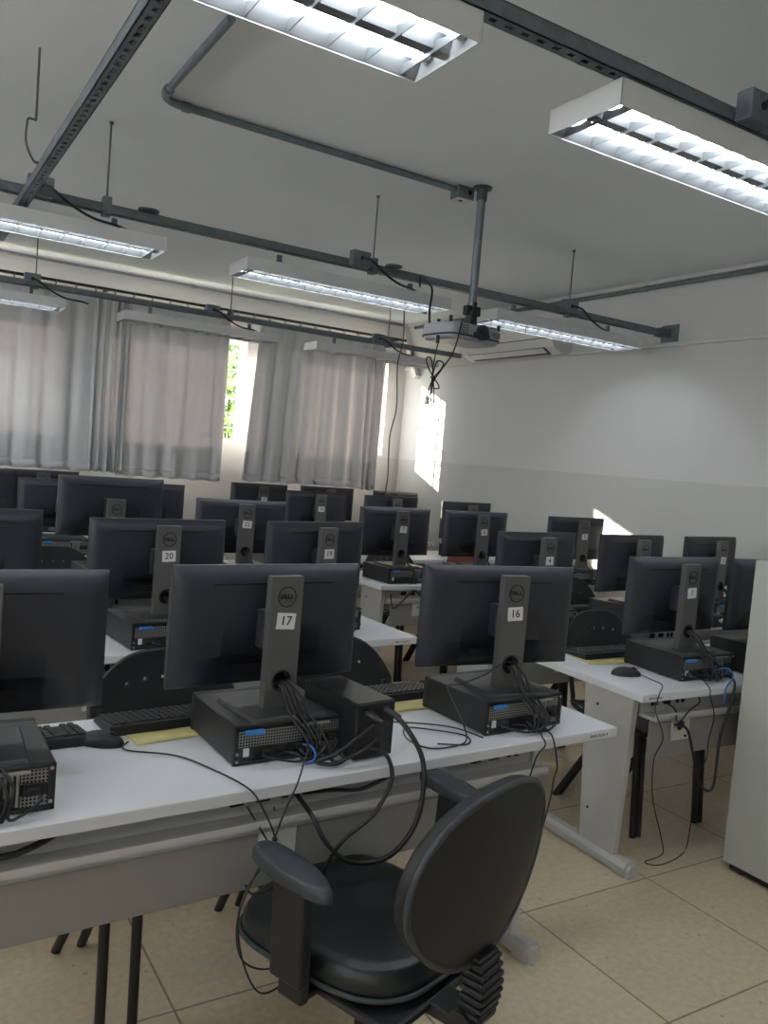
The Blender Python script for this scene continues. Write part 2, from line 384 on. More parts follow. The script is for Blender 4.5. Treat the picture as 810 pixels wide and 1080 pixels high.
for i in range(46):
    x = -2.8+i*.16
    if x < 4.6: R_.ring((x, 0, -.01), .022, .0035, 'X', 12, 5)
R_.build('rings', M_ROD, e)
for x in (-1.2, 1.62, 4.55): MB().box(x-.01, 0, -.012, x+.01, .178, .012).build('bracket', M_CABLE, e)

# ------------------------------------------------------------------ desks
def desk(name_lbl, x, y, rz, W, D=0.60, sticker=None, left_leg=True, right_inset=.06, left_inset=.06, outlets=(), mid=None, group=None, sticker_left=False):
    """origin: near left corner of the top, +x along the near edge, +y away from the camera"""
    H = .72
    e = thing('computer_desk', name_lbl, 'desk', (x, y, 0), rz, 'white computer desks')
    MB().box(0, 0, H-.03, W, D, H).build('tabletop', M_WHITE_TOP, e, bevel=.003)
    tr = MB(); a, b_ = left_inset+.03, W-right_inset-.03
    tr.box(a, .105, .60, b_, .115, H-.032)             # socket strip at the back of the tray
    tr.box(a, .022, .60, b_, .105, .612)               # tray floor
    tr.box(a, .022, .600, b_, .034, .628)              # lip
    t = tr.build('cable_tray', M_STEELPAINT, e, bevel=.0015)
    MB().box(a, .045, .455, b_, .06, .600).build('modesty_panel', M_GREY_LAM, e, bevel=.002)
    legs = [W-right_inset]
    if left_leg: legs.append(left_inset)
    if mid: legs += mid
    for lx in legs:
        MB().hexa([(lx-.015, .13, .045), (lx+.015, .13, .045), (lx+.015, .31, .045), (lx-.015, .31, .045)],
                  [(lx-.015, .10, H-.031), (lx+.015, .10, H-.031), (lx+.015, .36, H-.031), (lx-.015, .36, H-.031)]).build('leg_panel', M_STEELPAINT, e, bevel=.003)
        lp = children_last()
        ft = MB(); ft.prism([(-.03, .0), (.03, .0), (.03, .03), (.018, .047), (-.018, .047), (-.03, .03)], 'Y', .05, .52)
        ft.xf(T(lx, 0, .004)); ft.build('foot_bar', M_STEELPAINT, lp, bevel=.004)
        cp = MB()
        cp.prism([(-.035, 0), (.035, 0), (.035, .035), (.02, .054), (-.02, .054), (-.035, .035)], 'Y', .05, .10)
        for k in range(4):
            yy = .036+k*.004
            s = .9-.06*(3-k)
            cp.prism([(-.035*s, 0), (.035*s, 0), (.035*s, .035*s), (.02*s, .054*s), (-.02*s, .054*s), (-.035*s, .035*s)], 'Y', yy, yy+.0025)
        cp.prism([(-.028, 0), (.028, 0), (.028, .03), (.015, .046), (-.015, .046), (-.028, .03)], 'Y', .033, .052)
        cp.xf(T(lx, 0, 0)); cp.build('foot_cap', M_RIBCAP, lp, bevel=.003)
        sc = MB()
        for zz in (.18, .60): sc.cyl((lx-.017, .28, zz), .006, .003, 'X', 10)
        sc.build('screw_cover', M_INK, lp)
    for ox in outlets:
        o = MB().box(ox-.05, .036, .515, ox+.05, .045, .60).build('outlet_plate', M_OUT, e, bevel=.003)
        MB().cyl((ox-.01, .030, .572), .006, .008, 'Y', 10).cyl((ox+.025, .030, .53), .005, .008, 'Y', 10).build('outlet_holes', M_INK, o)
        for dx, w_ in ((-.10, .035), (-.03, .035), (.04, .014), (.07, .014)): MB().box(ox+dx, .099, .638, ox+dx+w_, .107, .664).build('socket', M_INK, t)
    if sticker:
        sx = .07 if sticker_left else W-.085
        st = MB().box(sx-.05, -.0012, H-.024, sx+.05, 0, H-.008).build('name_sticker', M_PAPER, e)
        text('sticker_lettering', sticker, .014, T(sx, -.0014, H-.016) @ Rx(PI/2), M_INK, st)
    return e
def children_last(): return COL.objects[-1]
R = math.radians
# left block
desk('white desk in the foreground row holding monitors seventeen and sixteen, sticker at its right corner', -.45, 1.637, R(2.8), 2.452, sticker='BANCADA 4', right_inset=.235, outlets=(1.30, 2.05))
desk('white desk in the second row on the left, holding monitors twenty and nineteen', -.20, 2.915, R(2.0), 2.275, sticker='BANCADA 5', right_inset=.235, outlets=(.9, 1.7))
desk('white desk in the third row on the left, under monitor twenty-two', -.2, 4.18, R(1), 2.36, right_inset=.2, outlets=(1.2,))
desk('white desk in the fourth row on the left, mostly hidden behind monitor twenty-two', -.2, 5.48, 0, 2.3, outlets=(1.2,))
desk('white desk nearest the curtains on the left', -.2, 6.62, 0, 2.2, outlets=(1.2,))
# right block
desk('white desk at the front right beside the steel cabinet, under monitor one', 2.391, 1.999, R(-.8), 2.35, sticker='BANCADA 1', sticker_left=True, left_inset=.085, outlets=(.27, 1.3))
desk('white desk in the second row on the right, under monitors four, three and two', 2.45, 2.93, R(.6), 2.28, left_inset=.085, outlets=(.5, 1.3))
desk('white desk in the third row with a white outlet showing under monitor seven', 2.66, 4.29, R(.3), 2.08, left_inset=.085, outlets=(.32, 1.3))
desk('white desk in the fourth row on the right, behind monitor seven', 2.75, 5.44, R(.5), 1.98, left_inset=.085, outlets=(.5,))
desk('white desk nearest the curtains on the right', 2.6, 6.62, R(.5), 2.1, left_inset=.085, outlets=(.5,))

# ------------------------------------------------------------------ monitors
def make_monitor():
    """origin: foot of the stand column on the computer top; column faces -y (the camera side)"""
    e = thing('monitor', 'proto', 'monitor')
    W, H, z0 = .55, .31, .060
    # back shell: height field
    def stepx(): return [0, .010, .115, .118, .432, .435, .540, .55]
    X = [0, .003, .010, .022, .045, .128, .131, .419, .422, .505, .528, .540, .547, .55]
    Z = [0, .003, .020, .078, .081, .180, .255, .272, .288, .300, .307, .31]
    nx, nz = len(X), len(Z); vs = []
    def edge(d, run=.045, dep=.024):
        t = min(1, d/run); return dep*(1-(1-t)**2.2)
    for j, z in enumerate(Z):
        for i, x in enumerate(X):
            d = min(edge(min(x, W-x), .04), edge(H-z, .05), edge(z, .02))
            if 6 <= i <= 7 and 1 <= j <= 3: d = .004
            vs.append((x-W/2, .072-d, z+z0))
    fs = [(j*nx+i, j*nx+i+1, (j+1)*nx+i+1, (j+1)*nx+i) for j in range(nz-1) for i in range(nx-1)]
    b = MB().add(vs, fs, True)
    b.box(-W/2, .072, z0, W/2, .083, z0+H)
    b.build('rear_shell', M_SHELL, e)
    MB().box(-W/2, .083, z0, W/2, .088, z0+.012).box(-W/2, .083, z0+H-.008, W/2, .088, z0+H).box(-W/2, .083, z0, -W/2+.008, .088, z0+H).box(W/2-.008, .083, z0, W/2, .088, z0+H).build('bezel', M_SHELL, e)
    MB().box(-W/2+.008, .083, z0+.012, W/2-.008, .085, z0+H-.008).build('screen', M_SCREEN, e)
    MB().box(-.175, .0470, z0+.262, .175, .056, z0+.2665).build('vent_slot', M_INK, e)
    MB().box(-.10, .062, z0+.03, -.02, .069, z0+.052).build('port', M_INK, e)
    MB().box(.03, .062, z0+.03, .09, .069, z0+.05).build('port', M_INK, e)
    MB().box(-.05, .012, z0+.10, .05, .0495, z0+.20).build('mount_plate', M_SHELL, e, bevel=.003)
    # column with round cable hole
    hw = .046; hz = .082; hr = .024; zt = .352
    def slab(y):  # ring of points square & circle
        sq = []; ci = []; n = 24
        for k in range(n):
            a = PI/4+2*PI*k/n; c, s_ = math.cos(a), math.sin(a); m_ = max(abs(c), abs(s_))
            sq.append((hw*c/m_, y, hz+hw*s_/m_)); ci.append((hr*c, y, hz+hr*s_))
        return sq, ci
    c = MB(); n = 24
    s1, c1 = slab(-.014); s2, c2 = slab(.012)
    vs = s1+c1+s2+c2; fs = []
    for k in range(n):
        q = (k+1) % n
        fs += [(k, q, n+q, n+k), (2*n+k, 3*n+k, 3*n+q, 2*n+q), (n+k, n+q, 3*n+q, 3*n+k), (k, 2*n+k, 2*n+q, q)]
    c.add(vs, fs)
    c.box(-hw, -.014, hz+hw-.0004, hw, .012, zt).box(-hw, -.014, .008, hw, .012, hz-hw+.0004)
    col = c.build('stand_column', M_STAND, e)
    MB().ring((0, -.014, hz), .0255, .0035, 'Y').build('cable_hole_ring', M_INK, col)
    MB().cyl((0, .0125, hz), .0245, .004, 'Y', 20).build('cable_hole', M_INK, col)
    MB().hexa([(-.105, -.085, 0), (.105, -.085, 0), (.115, .12, 0), (-.115, .12, 0)], [(-.10, -.078, .010), (.10, -.078, .010), (.11, .112, .013), (-.11, .112, .013)]).build('stand_base', M_STAND if False else mat('stand_base_dark', (.030, .031, .033), .4), e, bevel=.002)
    lg = MB().ring((0, -.0145, .300), .0255, .0016, 'Y', 32, 6).build('logo', M_INK, col)
    return e, col
mon0, mon0_col = make_monitor()
def finish_logo(col):
    x = -.0145
    for s, dx, rot in (('D', -.0148, 0), ('E', -.0043, R(28)), ('L', .0056, 0), ('L', .0143, 0)):
        pass
def logo_mesh():
    vs = []; fs = []
    for s, dx, rot in (('D', -.0148, 0), ('E', -.0043, 28), ('L', .0056, 0), ('L', .0143, 0)):
        me = text_mesh(s, .0165, depth=.0004, bold=.0008); M = T(dx, -.0150, .3005) @ Ry(R(-rot)) @ Rx(PI/2) 
        o = len(vs); vs += [tuple(M @ v.co) for v in me.vertices]; fs += [tuple(i+o for i in p.vertices) for p in me.polygons]
    return MB().add(vs, fs)
logo_mesh().build('logo_lettering', M_INK, mon0_col, fix=False)
for o in (mon0,): pass
mon_tree = tree(mon0)
mon0['group'] = 'black monitors standing on their computers'
H_DESK = .72; PCH = .10
first = [True]
def add_monitor(x, y, rz, num, label, z=None, near=False, dz=0.0, tilt=0.0, base=True):
    z = H_DESK+PCH+.001 if z is None else z
    if first[0]: m = mon0; m.location = (x, y, z); m.rotation_euler = (0, 0, rz); m['label'] = label; first[0] = False
    else: m = dup(mon0, (x, y, z), rz, label, None, mon_tree)
    m['group'] = 'black monitors standing on their computers'
    kids = [c for c in COL.objects if c.parent is m]
    if dz:
        for k in kids:
            if k.name.split('.')[0] not in ('stand_column', 'stand_base'): k.location.z = dz
    if num is not None:
        col = [c for c in kids if c.name.startswith('stand_column')][0]
        ang = R((hash(num) % 7 - 3)) if False else R((sum(map(ord, num))*7 % 9)-4)
        P = MB().box(-.027, -.0004, -.021, .027, .0004, .021).xf(T(.001, -.0150, .237) @ Ry(ang)).build('number_sticker', M_PAPER, col)
        P.name = 'number_sticker'
        text('sticker_number', num, .034, T(.001, -.0156, .237) @ Ry(ang) @ Rx(PI/2), M_INK, col, bold=.0002)
    return m

# ------------------------------------------------------------------ desktop computers
def make_pc():
    """origin: centre of the rear edge on the desk, +y towards the front of the case"""
    e = thing('desktop_computer', 'proto', 'computer')
    W, D, H = .155, .300, .10
    MB().box(-W, .006, .004, W, D-.02, H).build('case', M_CASE, e, bevel=.003)
    MB().box(-W+.004, .004, H, W-.004, D-.022, H+.0008).build('top_cover', M_CASETOP, e)  # lighter top sheet, its greyish sheen put into the colour
    MB().box(-W, D-.02, .002, W, D, H+.001).box(-W+.03, D, .03, W-.12, D+.003, .045).build('front_bezel', M_BLACKPL, e, bevel=.004)
    f = MB()
    f.box(-W, 0, .002, -W+.012, .008, H).box(W-.012, 0, .002, W, .008, H).box(-W, 0, .002, W, .008, .012).box(-W, 0, H-.008, W, .008, H)
    f.build('rear_frame', M_CASE, e, bevel=.002)
    g = MB().box(-W+.012, .003, .045, .035, .007, .084).box(.088, .003, .012, .14, .007, .036).box(.088, .003, .06, .14, .007, .09).build('vent_grille', M_GRILLE, e)
    MB().box(-W+.012, .0045, .012, .04, .007, .045).build('port_strip', mat('port_strip_dark', (.05, .05, .05), .4, metal=.4), e)
    MB().box(.040, .002, .014, .088, .007, .084).build('slot_cover', mat('slot_recess', (.03, .03, .03), .5), e)
    s = MB()
    for x in (.044, .056, .068, .079): s.box(x, -.002, .016, x+.006, .003, .082)
    s.box(.03, -.007, .084, .105, .003, .091); s.build('slot_brackets', M_SILVER, e, bevel=.001)
    MB().box(-.128, -.008, .076, -.078, .003, .088).build('blue_latch', M_BLUE, e, bevel=.002)
    q = MB()
    for x in (-.10, -.082, -.055, -.037, -.012, .012): q.box(x, -.001, .018, x+.013, .005, .026)
    for x in (-.055, -.02): q.box(x, -.001, .031, x+.022, .005, .040)
    q.build('ports', M_INK, e)
    MB().box(-.128, -.0005, .022, -.114, .005, .042).build('label_tag', M_PAPER, e)
    MB().box(.093, -.002, .037, .135, .005, .062).build('power_inlet', M_BLACKPL, e, bevel=.002)
    h = MB()
    for x, z in ((-.145, .03), (-.145, .012), (.146, .09), (.146, .02)): h.cyl((x, -.002, z), .004, .004, 'Y', 8)
    h.build('screws', M_SILVER, e)
    MB().box(-.14, .01, 0, -.12, .04, .004).box(.12, .01, 0, .14, .04, .004).box(-.14, .25, 0, -.12, .28, .004).box(.12, .25, 0, .14, .28, .004).build('rubber_feet', M_BLACKPL, e)
    return e
pc0 = make_pc(); pc_tree = tree(pc0); pfirst = [True]
def add_pc(x, y, rz, label):
    pc0['group'] = 'flat black computers under the monitors'
    if pfirst[0]: pc0.location = (x, y, H_DESK); pc0.rotation_euler = (0, 0, rz); pc0['label'] = label; pfirst[0] = False; return pc0
    return dup(pc0, (x, y, H_DESK), rz, label, None, pc_tree)
def cable(name, pts, r, label, m=M_CABLE, n=6, cat='cable', group=None):
    o = MB().tube(pts, r, n, True, True).build(name, m); return props(o, label, cat, group)

def loc2w(x, y, rz, p, z0): 
    c, s = math.cos(rz), math.sin(rz); return (x+p[0]*c-p[1]*s, y+p[0]*s+p[1]*c, z0+p[2])
def bundle(x, y, rz, n, label, group, rr=.0035, dx=.0, pc=(0, 0)):
    """monitor leads: out of the round hole, down to a knot on the desk and back up to the rear ports"""
    e = thing('monitor_leads', label, 'cables', (x, y, 0), rz, group)
    rnd = random.Random(int(x*1000)+n); z0 = H_DESK+PCH
    kx = .045+dx
    for i in range(n):
        tx = [-.07, .02, .06, .11, -.02][i % 5]; tz = [.03, .035, .03, .05, .022][i % 5]
        o = (i-(n-1)/2)*.0085; j1 = rnd.uniform(-.012, .012); j2 = rnd.uniform(-.02, .02)
        pts = [(o*.8, .008, z0+.080+o*.5), (.008+o, -.040+j1, z0+.070), (.024+o*1.5, -.080+j1, z0+.010), (.032+kx*.4+o*1.6, -.125+j1*.5, z0-.040+j2*.5), (kx+o*1.2, -.132+j1*.5, H_DESK+.012+abs(o)),
               (kx+(tx-kx)*.4, -.135, H_DESK+.012), (tx+o, -.120, H_DESK+.018+tz*.4), (tx, -.092, H_DESK+tz)]
        MB().tube(pts, rr, 6, True, True).build('lead', M_CABLE, e)
        if i < 4: MB().box(tx-.012, -.108, H_DESK+tz-.007, tx+.012, -.088, H_DESK+tz+.007).build('lead_plug', M_BLACKPL, e, bevel=.002)
    return e

WORDS = {'18': 'eighteen', '17': 'seventeen', '16': 'sixteen', '1': 'one', '2': 'two', '21': 'twenty-one', '20': 'twenty', '19': 'nineteen', '4': 'four', '3': 'three', '22': 'twenty-two', '23': 'twenty-three', '7': 'seven', '6': 'six', '5': 'five', '24': 'twenty-four', '10': 'ten', '9': 'nine', '8': 'eight', '13': 'thirteen'}
L17 = 'monitor beside the small black power box, sticker seventeen'
ST = [ # key, x, y, yaw deg, number, monitor label, leads
 ('a', .18, 1.825, 0, '18', 'large black monitor cut off at the left edge of the foreground desk', 4),
 ('b', .905, 1.925, 4.5, '17', 'black monitor seen from behind with sticker seventeen on its grey stand', 5),
 ('c', 1.665, 1.915, -6, '16', 'black monitor seen from behind with sticker sixteen on its grey stand', 5),
 ('d', 2.815, 2.180, 1.5, '1', 'black monitor with sticker one, on the front right desk near the steel cabinet', 5),
 ('e', 3.41, 2.150, 0, '2', 'black monitor half hidden behind the pale steel cabinet', 4),
 ('f', .272, 3.30, 0, '21', 'black monitor cut off at the left edge in the second row', 3),
 ('g', .955, 3.105, 6.5, '20', 'black monitor with sticker twenty in the second row', 4),
 ('h', 1.705, 3.225, 13, '19', 'black monitor with sticker nineteen, turned slightly, in the second row', 4),
 ('i', 2.865, 3.07, 5, '4', 'black monitor with sticker four, behind and right of monitor sixteen', 3),
 ('j', 3.585, 3.095, 5.5, '3', 'black monitor directly behind monitor one, its sticker just showing', 3),
 ('k', 4.33, 3.15, 7, '2', 'black monitor standing against the bare wall at right with sticker two', 3),
 ('l', 1.815, 4.45, -1, '22', 'black monitor with sticker twenty-two in the third row', 3),
 ('m', 1.062, 4.38, 4.5, '23', 'black monitor raised high on its stand in the third row at left', 3),
 ('n', 2.872, 4.435, 3.5, '7', 'black monitor with sticker seven, above the white outlet in the third row', 3),
 ('o', 3.515, 4.42, 2, '6', 'black monitor with sticker six, right of monitor seven', 3),
 ('p', 4.355, 4.32, 1, '5', 'black monitor with sticker five catching sunlight on its right side', 3),
]
for key, x, y, a, num, lab, nl in ST:
    rz = R(a)
    st = {'e': None, 'a': '18'}.get(key, num)
    add_monitor(x, y, rz, st, lab, dz=(.092 if key == 'm' else 0))
    who = {'a': 'the cut off monitor, foreground desk', 'e': 'the monitor half hidden by the cabinet', 'f': 'the cut off monitor, second row',
           'j': 'monitor three, right behind monitor one', 'k': 'monitor two against the right wall', 'm': 'the raised monitor in the third row'}.get(key, 'monitor ' + WORDS.get(num, num))
    ofs = {'b': .005, 'c': .005, 'd': .055, 'n': .02}.get(key, 0.0)
    prz = {'b': R(1.5), 'c': R(3), 'd': R(-2)}.get(key, rz)
    px, py, _ = loc2w(x, y, prz, (ofs, -.088, 0), 0)
    add_pc(px, py, prz, 'black desktop computer lying flat under ' + who)
    bundle(x, y, rz, nl, 'leads hanging from the stand of ' + who, 'leads behind the monitors', rr=.0036 if nl > 3 else .0032)
BK = [ # far rows: x, y, yaw, number, z top ok, label
 (1.62, 5.78, 0, None, 'black monitor showing to the right behind the raised monitor'),
 (1.035, 5.60, 0, '24', 'black monitor with grey frame standing left of the raised monitor'),
 (3.03, 5.90, 1, '10', 'black monitor with sticker ten before the right curtain'),
 (3.735, 5.88, 4, '9', 'black monitor low behind monitor seven with a pale sticker on its stand'),
 (4.285, 5.55, 5, '8', 'black monitor with a sunlit stand next to the right wall, behind monitor six'),
 (1.10, 6.86, 0, None, 'black monitor top just showing behind the others at the far left curtain'),
 (.64, 6.80, 0, None, 'black monitor cut off at the left edge in front of the curtain'),
 (2.90, 6.76, 4, '13', 'black monitor with sticker thirteen below the gap of the curtains'),
 (3.63, 6.88, -2, None, 'black monitor with a plain strip at its top, below the right curtain'),
 (4.37, 6.82, 6, None, 'farthest black monitor beside the hanging cable in the corner'),
]
for x, y, a, num, lab in BK:
    add_monitor(x, y, R(a), num, lab)
    px, py, _ = loc2w(x, y, R(a), (0, -.088, 0), 0)
    add_pc(px, py, R(a), 'black desktop computer under the ' + lab.replace('black monitor', 'monitor', 1)[:70].rsplit(' ', 1)[0] if False else 'black desktop computer under ' + {5.78: 'the monitor right of the raised one', 5.60: 'the grey-framed monitor at left', 5.90: 'monitor ten', 5.88: 'monitor nine', 5.55: 'monitor eight by the right wall', 6.86: 'the far left monitor top', 6.80: 'the leftmost monitor by the curtain', 6.76: 'monitor thirteen', 6.88: 'the monitor with a plain strip', 6.82: 'the farthest monitor in the corner'}[y])

# ------------------------------------------------------------------ power boxes (voltage stabilisers)
def power_box(x, y, rz, W, D, H, label, plugs=True, tag=False):
    e = thing('power_box', label, 'power supply box', (x, y, H_DESK), rz)
    MB().box(-W/2, .004, .003, W/2, D, H).build('case', M_CASE, e, bevel=.004)
    MB().box(-W/2+.002, 0, .005, W/2-.002, .006, H-.003).build('rear_plate', M_BLACKPL, e, bevel=.002)
    s = H/.15
    g = MB()
    for r_ in (.008, .014, .020, .026): g.ring((W*.18, -.0005, .072*s), r_*s, .0016, 'Y', 24, 5)
    for k in range(4): g.box(W*.18-.027*s*abs(math.cos(k*PI/4)) if k != 2 else W*.18-.001, -.002, (.071)*s if k == 0 else .071*s, W*.18+.001, 0, .073*s)
    g.cyl((W*.18, -.003, .072*s), .006, .003, 'Y', 14)
    g.build('fan_grille', mat('fan_grey', (.09, .09, .09), .4, metal=.5), e)
    for x_, z_ in ((-.028, .118), (.030, .122), (-.028, .03), (.03, .03), (-.028, .075)): MB().box(x_*s-.014*s, -.003, z_*s-.011*s, x_*s+.014*s, .001, z_*s+.011*s).build('socket', mat('socket_dark', (.03, .03, .032), .35), e, bevel=.001)
    if plugs:
        for x_, z_ in ((-.028, .120), (.030, .124)):
            MB().tube([(x_, 0, z_), (x_, -.022, z_), (x_+.012, -.045, z_-.008)], .013, 10, True, False, .006).build('plug', M_BLACKPL, e)
    if tag: MB().box(-W*.2, -.0012, H*.45, W*.25, 0, H*.8).build('paper_tag', M_PAPER, e)
    return e
power_box(1.118, 1.772, R(7), .122, .25, .150, 'small black power box right of the computer under monitor seventeen')
power_box(3.99, 2.86, R(0), .10, .2, .07, 'small black box with a white tag under the monitor against the right wall', plugs=False, tag=True)
power_box(3.175, 2.085, R(0), .10, .2, .13, 'black power box right of monitor one behind the tangled leads')

# ------------------------------------------------------------------ keyboards, mice, papers
def make_keyboard():
    e = thing('keyboard', 'proto', 'keyboard')
    MB().hexa([(-.215, -.068, .001), (.215, -.068, .001), (.215, .068, .001), (-.215, .068, .001)], [(-.212, -.065, .026), (.212, -.065, .026), (.212, .066, .014), (-.212, .066, .014)]).build('keyboard_body', M_BLACKPL, e, bevel=.003)
    k = MB()
    for r_ in range(6):
        y = -.055+r_*.0205
        for c in range(21):
            if c in (15, 18) and r_ != 0: continue
            x = -.203+c*.0193; zb = .026-.012*(y+.065)/.131
            k.hexa([(x, y, zb), (x+.017, y, zb), (x+.017, y+.017, zb-.001), (x, y+.017, zb-.001)], [(x+.002, y+.002, zb+.006), (x+.015, y+.002, zb+.006), (x+.015, y+.015, zb+.005), (x+.002, y+.015, zb+.005)])
    k.build('keys', mat('keycaps', (.022, .022, .024), .45), e)
    MB().box(-.20, -.066, .0, -.17, -.05, .004).box(.17, -.066, .0, .20, -.05, .004).build('folding_feet', M_BLACKPL, e)
    return e
kb0 = make_keyboard(); kb0['group'] = 'black keyboards on the desks'; kb_tree = tree(kb0)
KB = [(.265, 2.135, 4, 'black keyboard left of the black mouse on the foreground desk', 0),
      (.74, 2.205, 5, 'black keyboard on the yellow paper behind the computer of monitor seventeen', .002),
      (1.52, 2.245, 3, 'black keyboard seen between monitors seventeen and sixteen', .002),
      (2.78, 2.530, 0, 'black keyboard on the yellow paper behind monitor one', .002),
      (.42, 3.45, 3, 'black keyboard on the second row desk behind the left edge monitor', 0),
      (3.5, 3.43, 3, 'black keyboard behind monitor three in the second row', 0)]
for i, (x, y, a, lab, dz) in enumerate(KB):
    if i == 0: kb0.location = (x, y, H_DESK+dz); kb0.rotation_euler = (0, 0, R(a)); kb0['label'] = lab
    else: dup(kb0, (x, y, H_DESK+dz), R(a), lab, None, kb_tree)
    kb0['group'] = 'black keyboards on the desks'
def mouse(x, y, rz, label, m=M_BLACKPL):
    e = thing('computer_mouse', label, 'mouse', (x, y, H_DESK), rz)
    def fn(u, v):
        a = u*2*PI; ph = v*PI/2
        rx, ry = .033, .060
        px = rx*math.cos(a)*math.cos(ph)**.6*(1-.12*math.sin(a)); py = ry*math.sin(a)*math.cos(ph)**.6
        pz = .031*math.sin(ph)**.8*(1-.22*(py/ry)**2)
        return (px, py, pz+.001)
    b = MB().grid(fn, 28, 10); b.add([fn(i/28, 0) for i in range(28)], [tuple(range(28))])
    b.build('mouse_body', m, e)
    MB().cyl((-.004, .028, .027), .008, .008, 'X', 14).build('scroll_wheel', M_INK, e)
    MB().box(-.0006, .010, .026, .0006, .044, .0295).build('button_seam', M_INK, e)
    return e
mouse(.505, 2.085, R(-128), 'black mouse beside the keyboard on the foreground desk')
mouse(2.560, 2.235, R(-118), 'black mouse at the near left corner of the front right desk')
mouse(.955, 4.72, R(-60), 'small mouse in the third row left of monitor twenty', M_CASETOP)
def paper(x, y, rz, w_, h_, label, m=M_ENV, z=None, cat='paper', name='paper_sheet'):
    z = H_DESK if z is None else z
    def fn(u, v): return ((u-.5)*w_, (v-.5)*h_, .0012+.0015*math.sin(u*5+v*3)**2)
    o = MB().grid(fn, 10, 8).build(name, m, None, solid=.0008); o.location = (x, y, z); o.rotation_euler = (0, 0, rz)
    return props(o, label, cat)
paper(.70, 2.165, R(8), .26, .21, 'yellow sheet under the keyboard left of monitor seventeen', name='yellow_envelope')
paper(1.50, 2.19, R(2), .27, .20, 'yellow sheet under the keyboard between monitors seventeen and sixteen', name='yellow_envelope')
paper(2.665, 2.47, R(-6), .24, .17, 'yellow sheet under the keyboard behind monitor one', name='yellow_envelope')
paper(3.20, 4.70, R(20), .21, .16, 'white sheet lying between monitors seven and six', M_PAPER, H_DESK+.03)
paper(1.62, 4.72, R(8), .2, .28, 'crumpled white sheet beside monitor twenty-two', M_PAPER)
paper(3.95, 3.42, R(4), .21, .29, 'white sheet on the desk between monitors three and two', M_PAPER)

# ------------------------------------------------------------------ stacking chairs
def make_chair(m_back, name='stacking_chair', tw=.034):
    """origin: floor under the seat centre, backrest at +y, sitter faces -y"""
    e = thing(name, 'proto', 'chair', group='plastic stacking chairs')
    NU, NV = 41, 30
    def fb(u, v):
        x = (u-.5)*.47; arch = 1-.55*abs(2*u-1)**3.2
        z = .585+(.27*arch)*v if v > 0 else .585
        y = .235+.045*v+.05*(1-(2*u-1)**2)
        return (x, y, z)
    hole = lambda i, j: (j in (20, 9)) and i in (10, 15, 20, 25, 30)
    MB().grid(fb, NU, NV, skip=hole).build('backrest', m_back, e, solid=.010)
    def fs_(u, v):
        x = (u-.5)*.44*(1-.08*(1-v)); y = -.21+.42*v
        z = .445+.02*abs(2*u-1)**2-.012*math.sin(v*PI) - (.03*(1-v*4) if v < .25 else 0)
        return (x, y, z)
    MB().grid(fs_, 16, 14).build('seat', m_back, e, solid=.010)
    for s in (-1, 1):
        for off_ in (0,):
            l = MB()
            for d in (0, tw): l.tube([(s*.210-s*d, -.185, .425), (s*.215-s*d, -.215, 0)], .0135, 8)
            l.build('leg', M_CABLE, e)
            l = MB()
            for d in (0, tw*.9): l.tube([(s*.205-s*d*.5, -.02, .425), (s*.215-s*d, .255, 0)], .0135, 8)
            l.build('leg', M_CABLE, e)
        MB().tube([(s*.195, -.19, .428), (s*.195, .17, .43), (s*.195, .225, .50), (s*.200, .265, .70)], .011, 8, True, True).build('back_support', M_CABLE, e)
    MB().tube([(-.2, -.185, .425), (.2, -.185, .425)], .010, 8).tube([(-.2, .03, .42), (.2, .03, .42)], .010, 8).build('cross_bar', M_CABLE, e)
    return e
ch0 = make_chair(M_STACK); ch_tree = tree(ch0)
chw = make_chair(M_STACK, tw=-.080); chw_tree = tree(chw)
CH = [(.79, 2.165, 3, 'black plastic stacking chair tucked behind the foreground desk, left of monitor seventeen'),
      (1.37, 2.24, -4, 'black plastic stacking chair behind the foreground desk between monitors seventeen and sixteen'),
      (2.97, 2.50, 0, 'black plastic stacking chair behind the front right desk, left of monitor one'),
      (.76, 3.75, 2, 'black plastic stacking chair in the second row, left of monitor twenty'),
      (1.7, 3.80, 2, 'black plastic stacking chair in the second row behind monitor nineteen'),
      (3.05, 3.45, 2, 'black plastic stacking chair behind monitor four'),
      (3.70, 3.47, -2, 'black plastic stacking chair behind monitor three'),
      (3.25, 4.85, 2, 'black plastic stacking chair in the third row behind monitor seven'),
      (1.75, 5.0, 2, 'black plastic stacking chair in the third row behind monitor twenty-two'),
      (.87, 4.60, 2, 'black plastic stacking chair in the third row below the raised monitor'),
      (.3, 2.2, -3, 'black plastic stacking chair at the left edge behind the foreground desk')]
for i, (x, y, a, lab) in enumerate(CH[:-1]):
    if i == 0: chw.location = (x, y, 0); chw.rotation_euler = (0, 0, R(a)); chw['label'] = lab
    elif i == 1: ch0.location = (x, y, 0); ch0.rotation_euler = (0, 0, R(a)); ch0['label'] = lab
    else: dup(ch0, (x, y, 0), R(a), lab, None, ch_tree)
rc = make_chair(M_RED); rc.location = (4.12, 5.02, 0); rc.rotation_euler = (0, 0, R(12)); props(rc, 'dark red plastic chair glimpsed between monitors seven and six', 'chair')

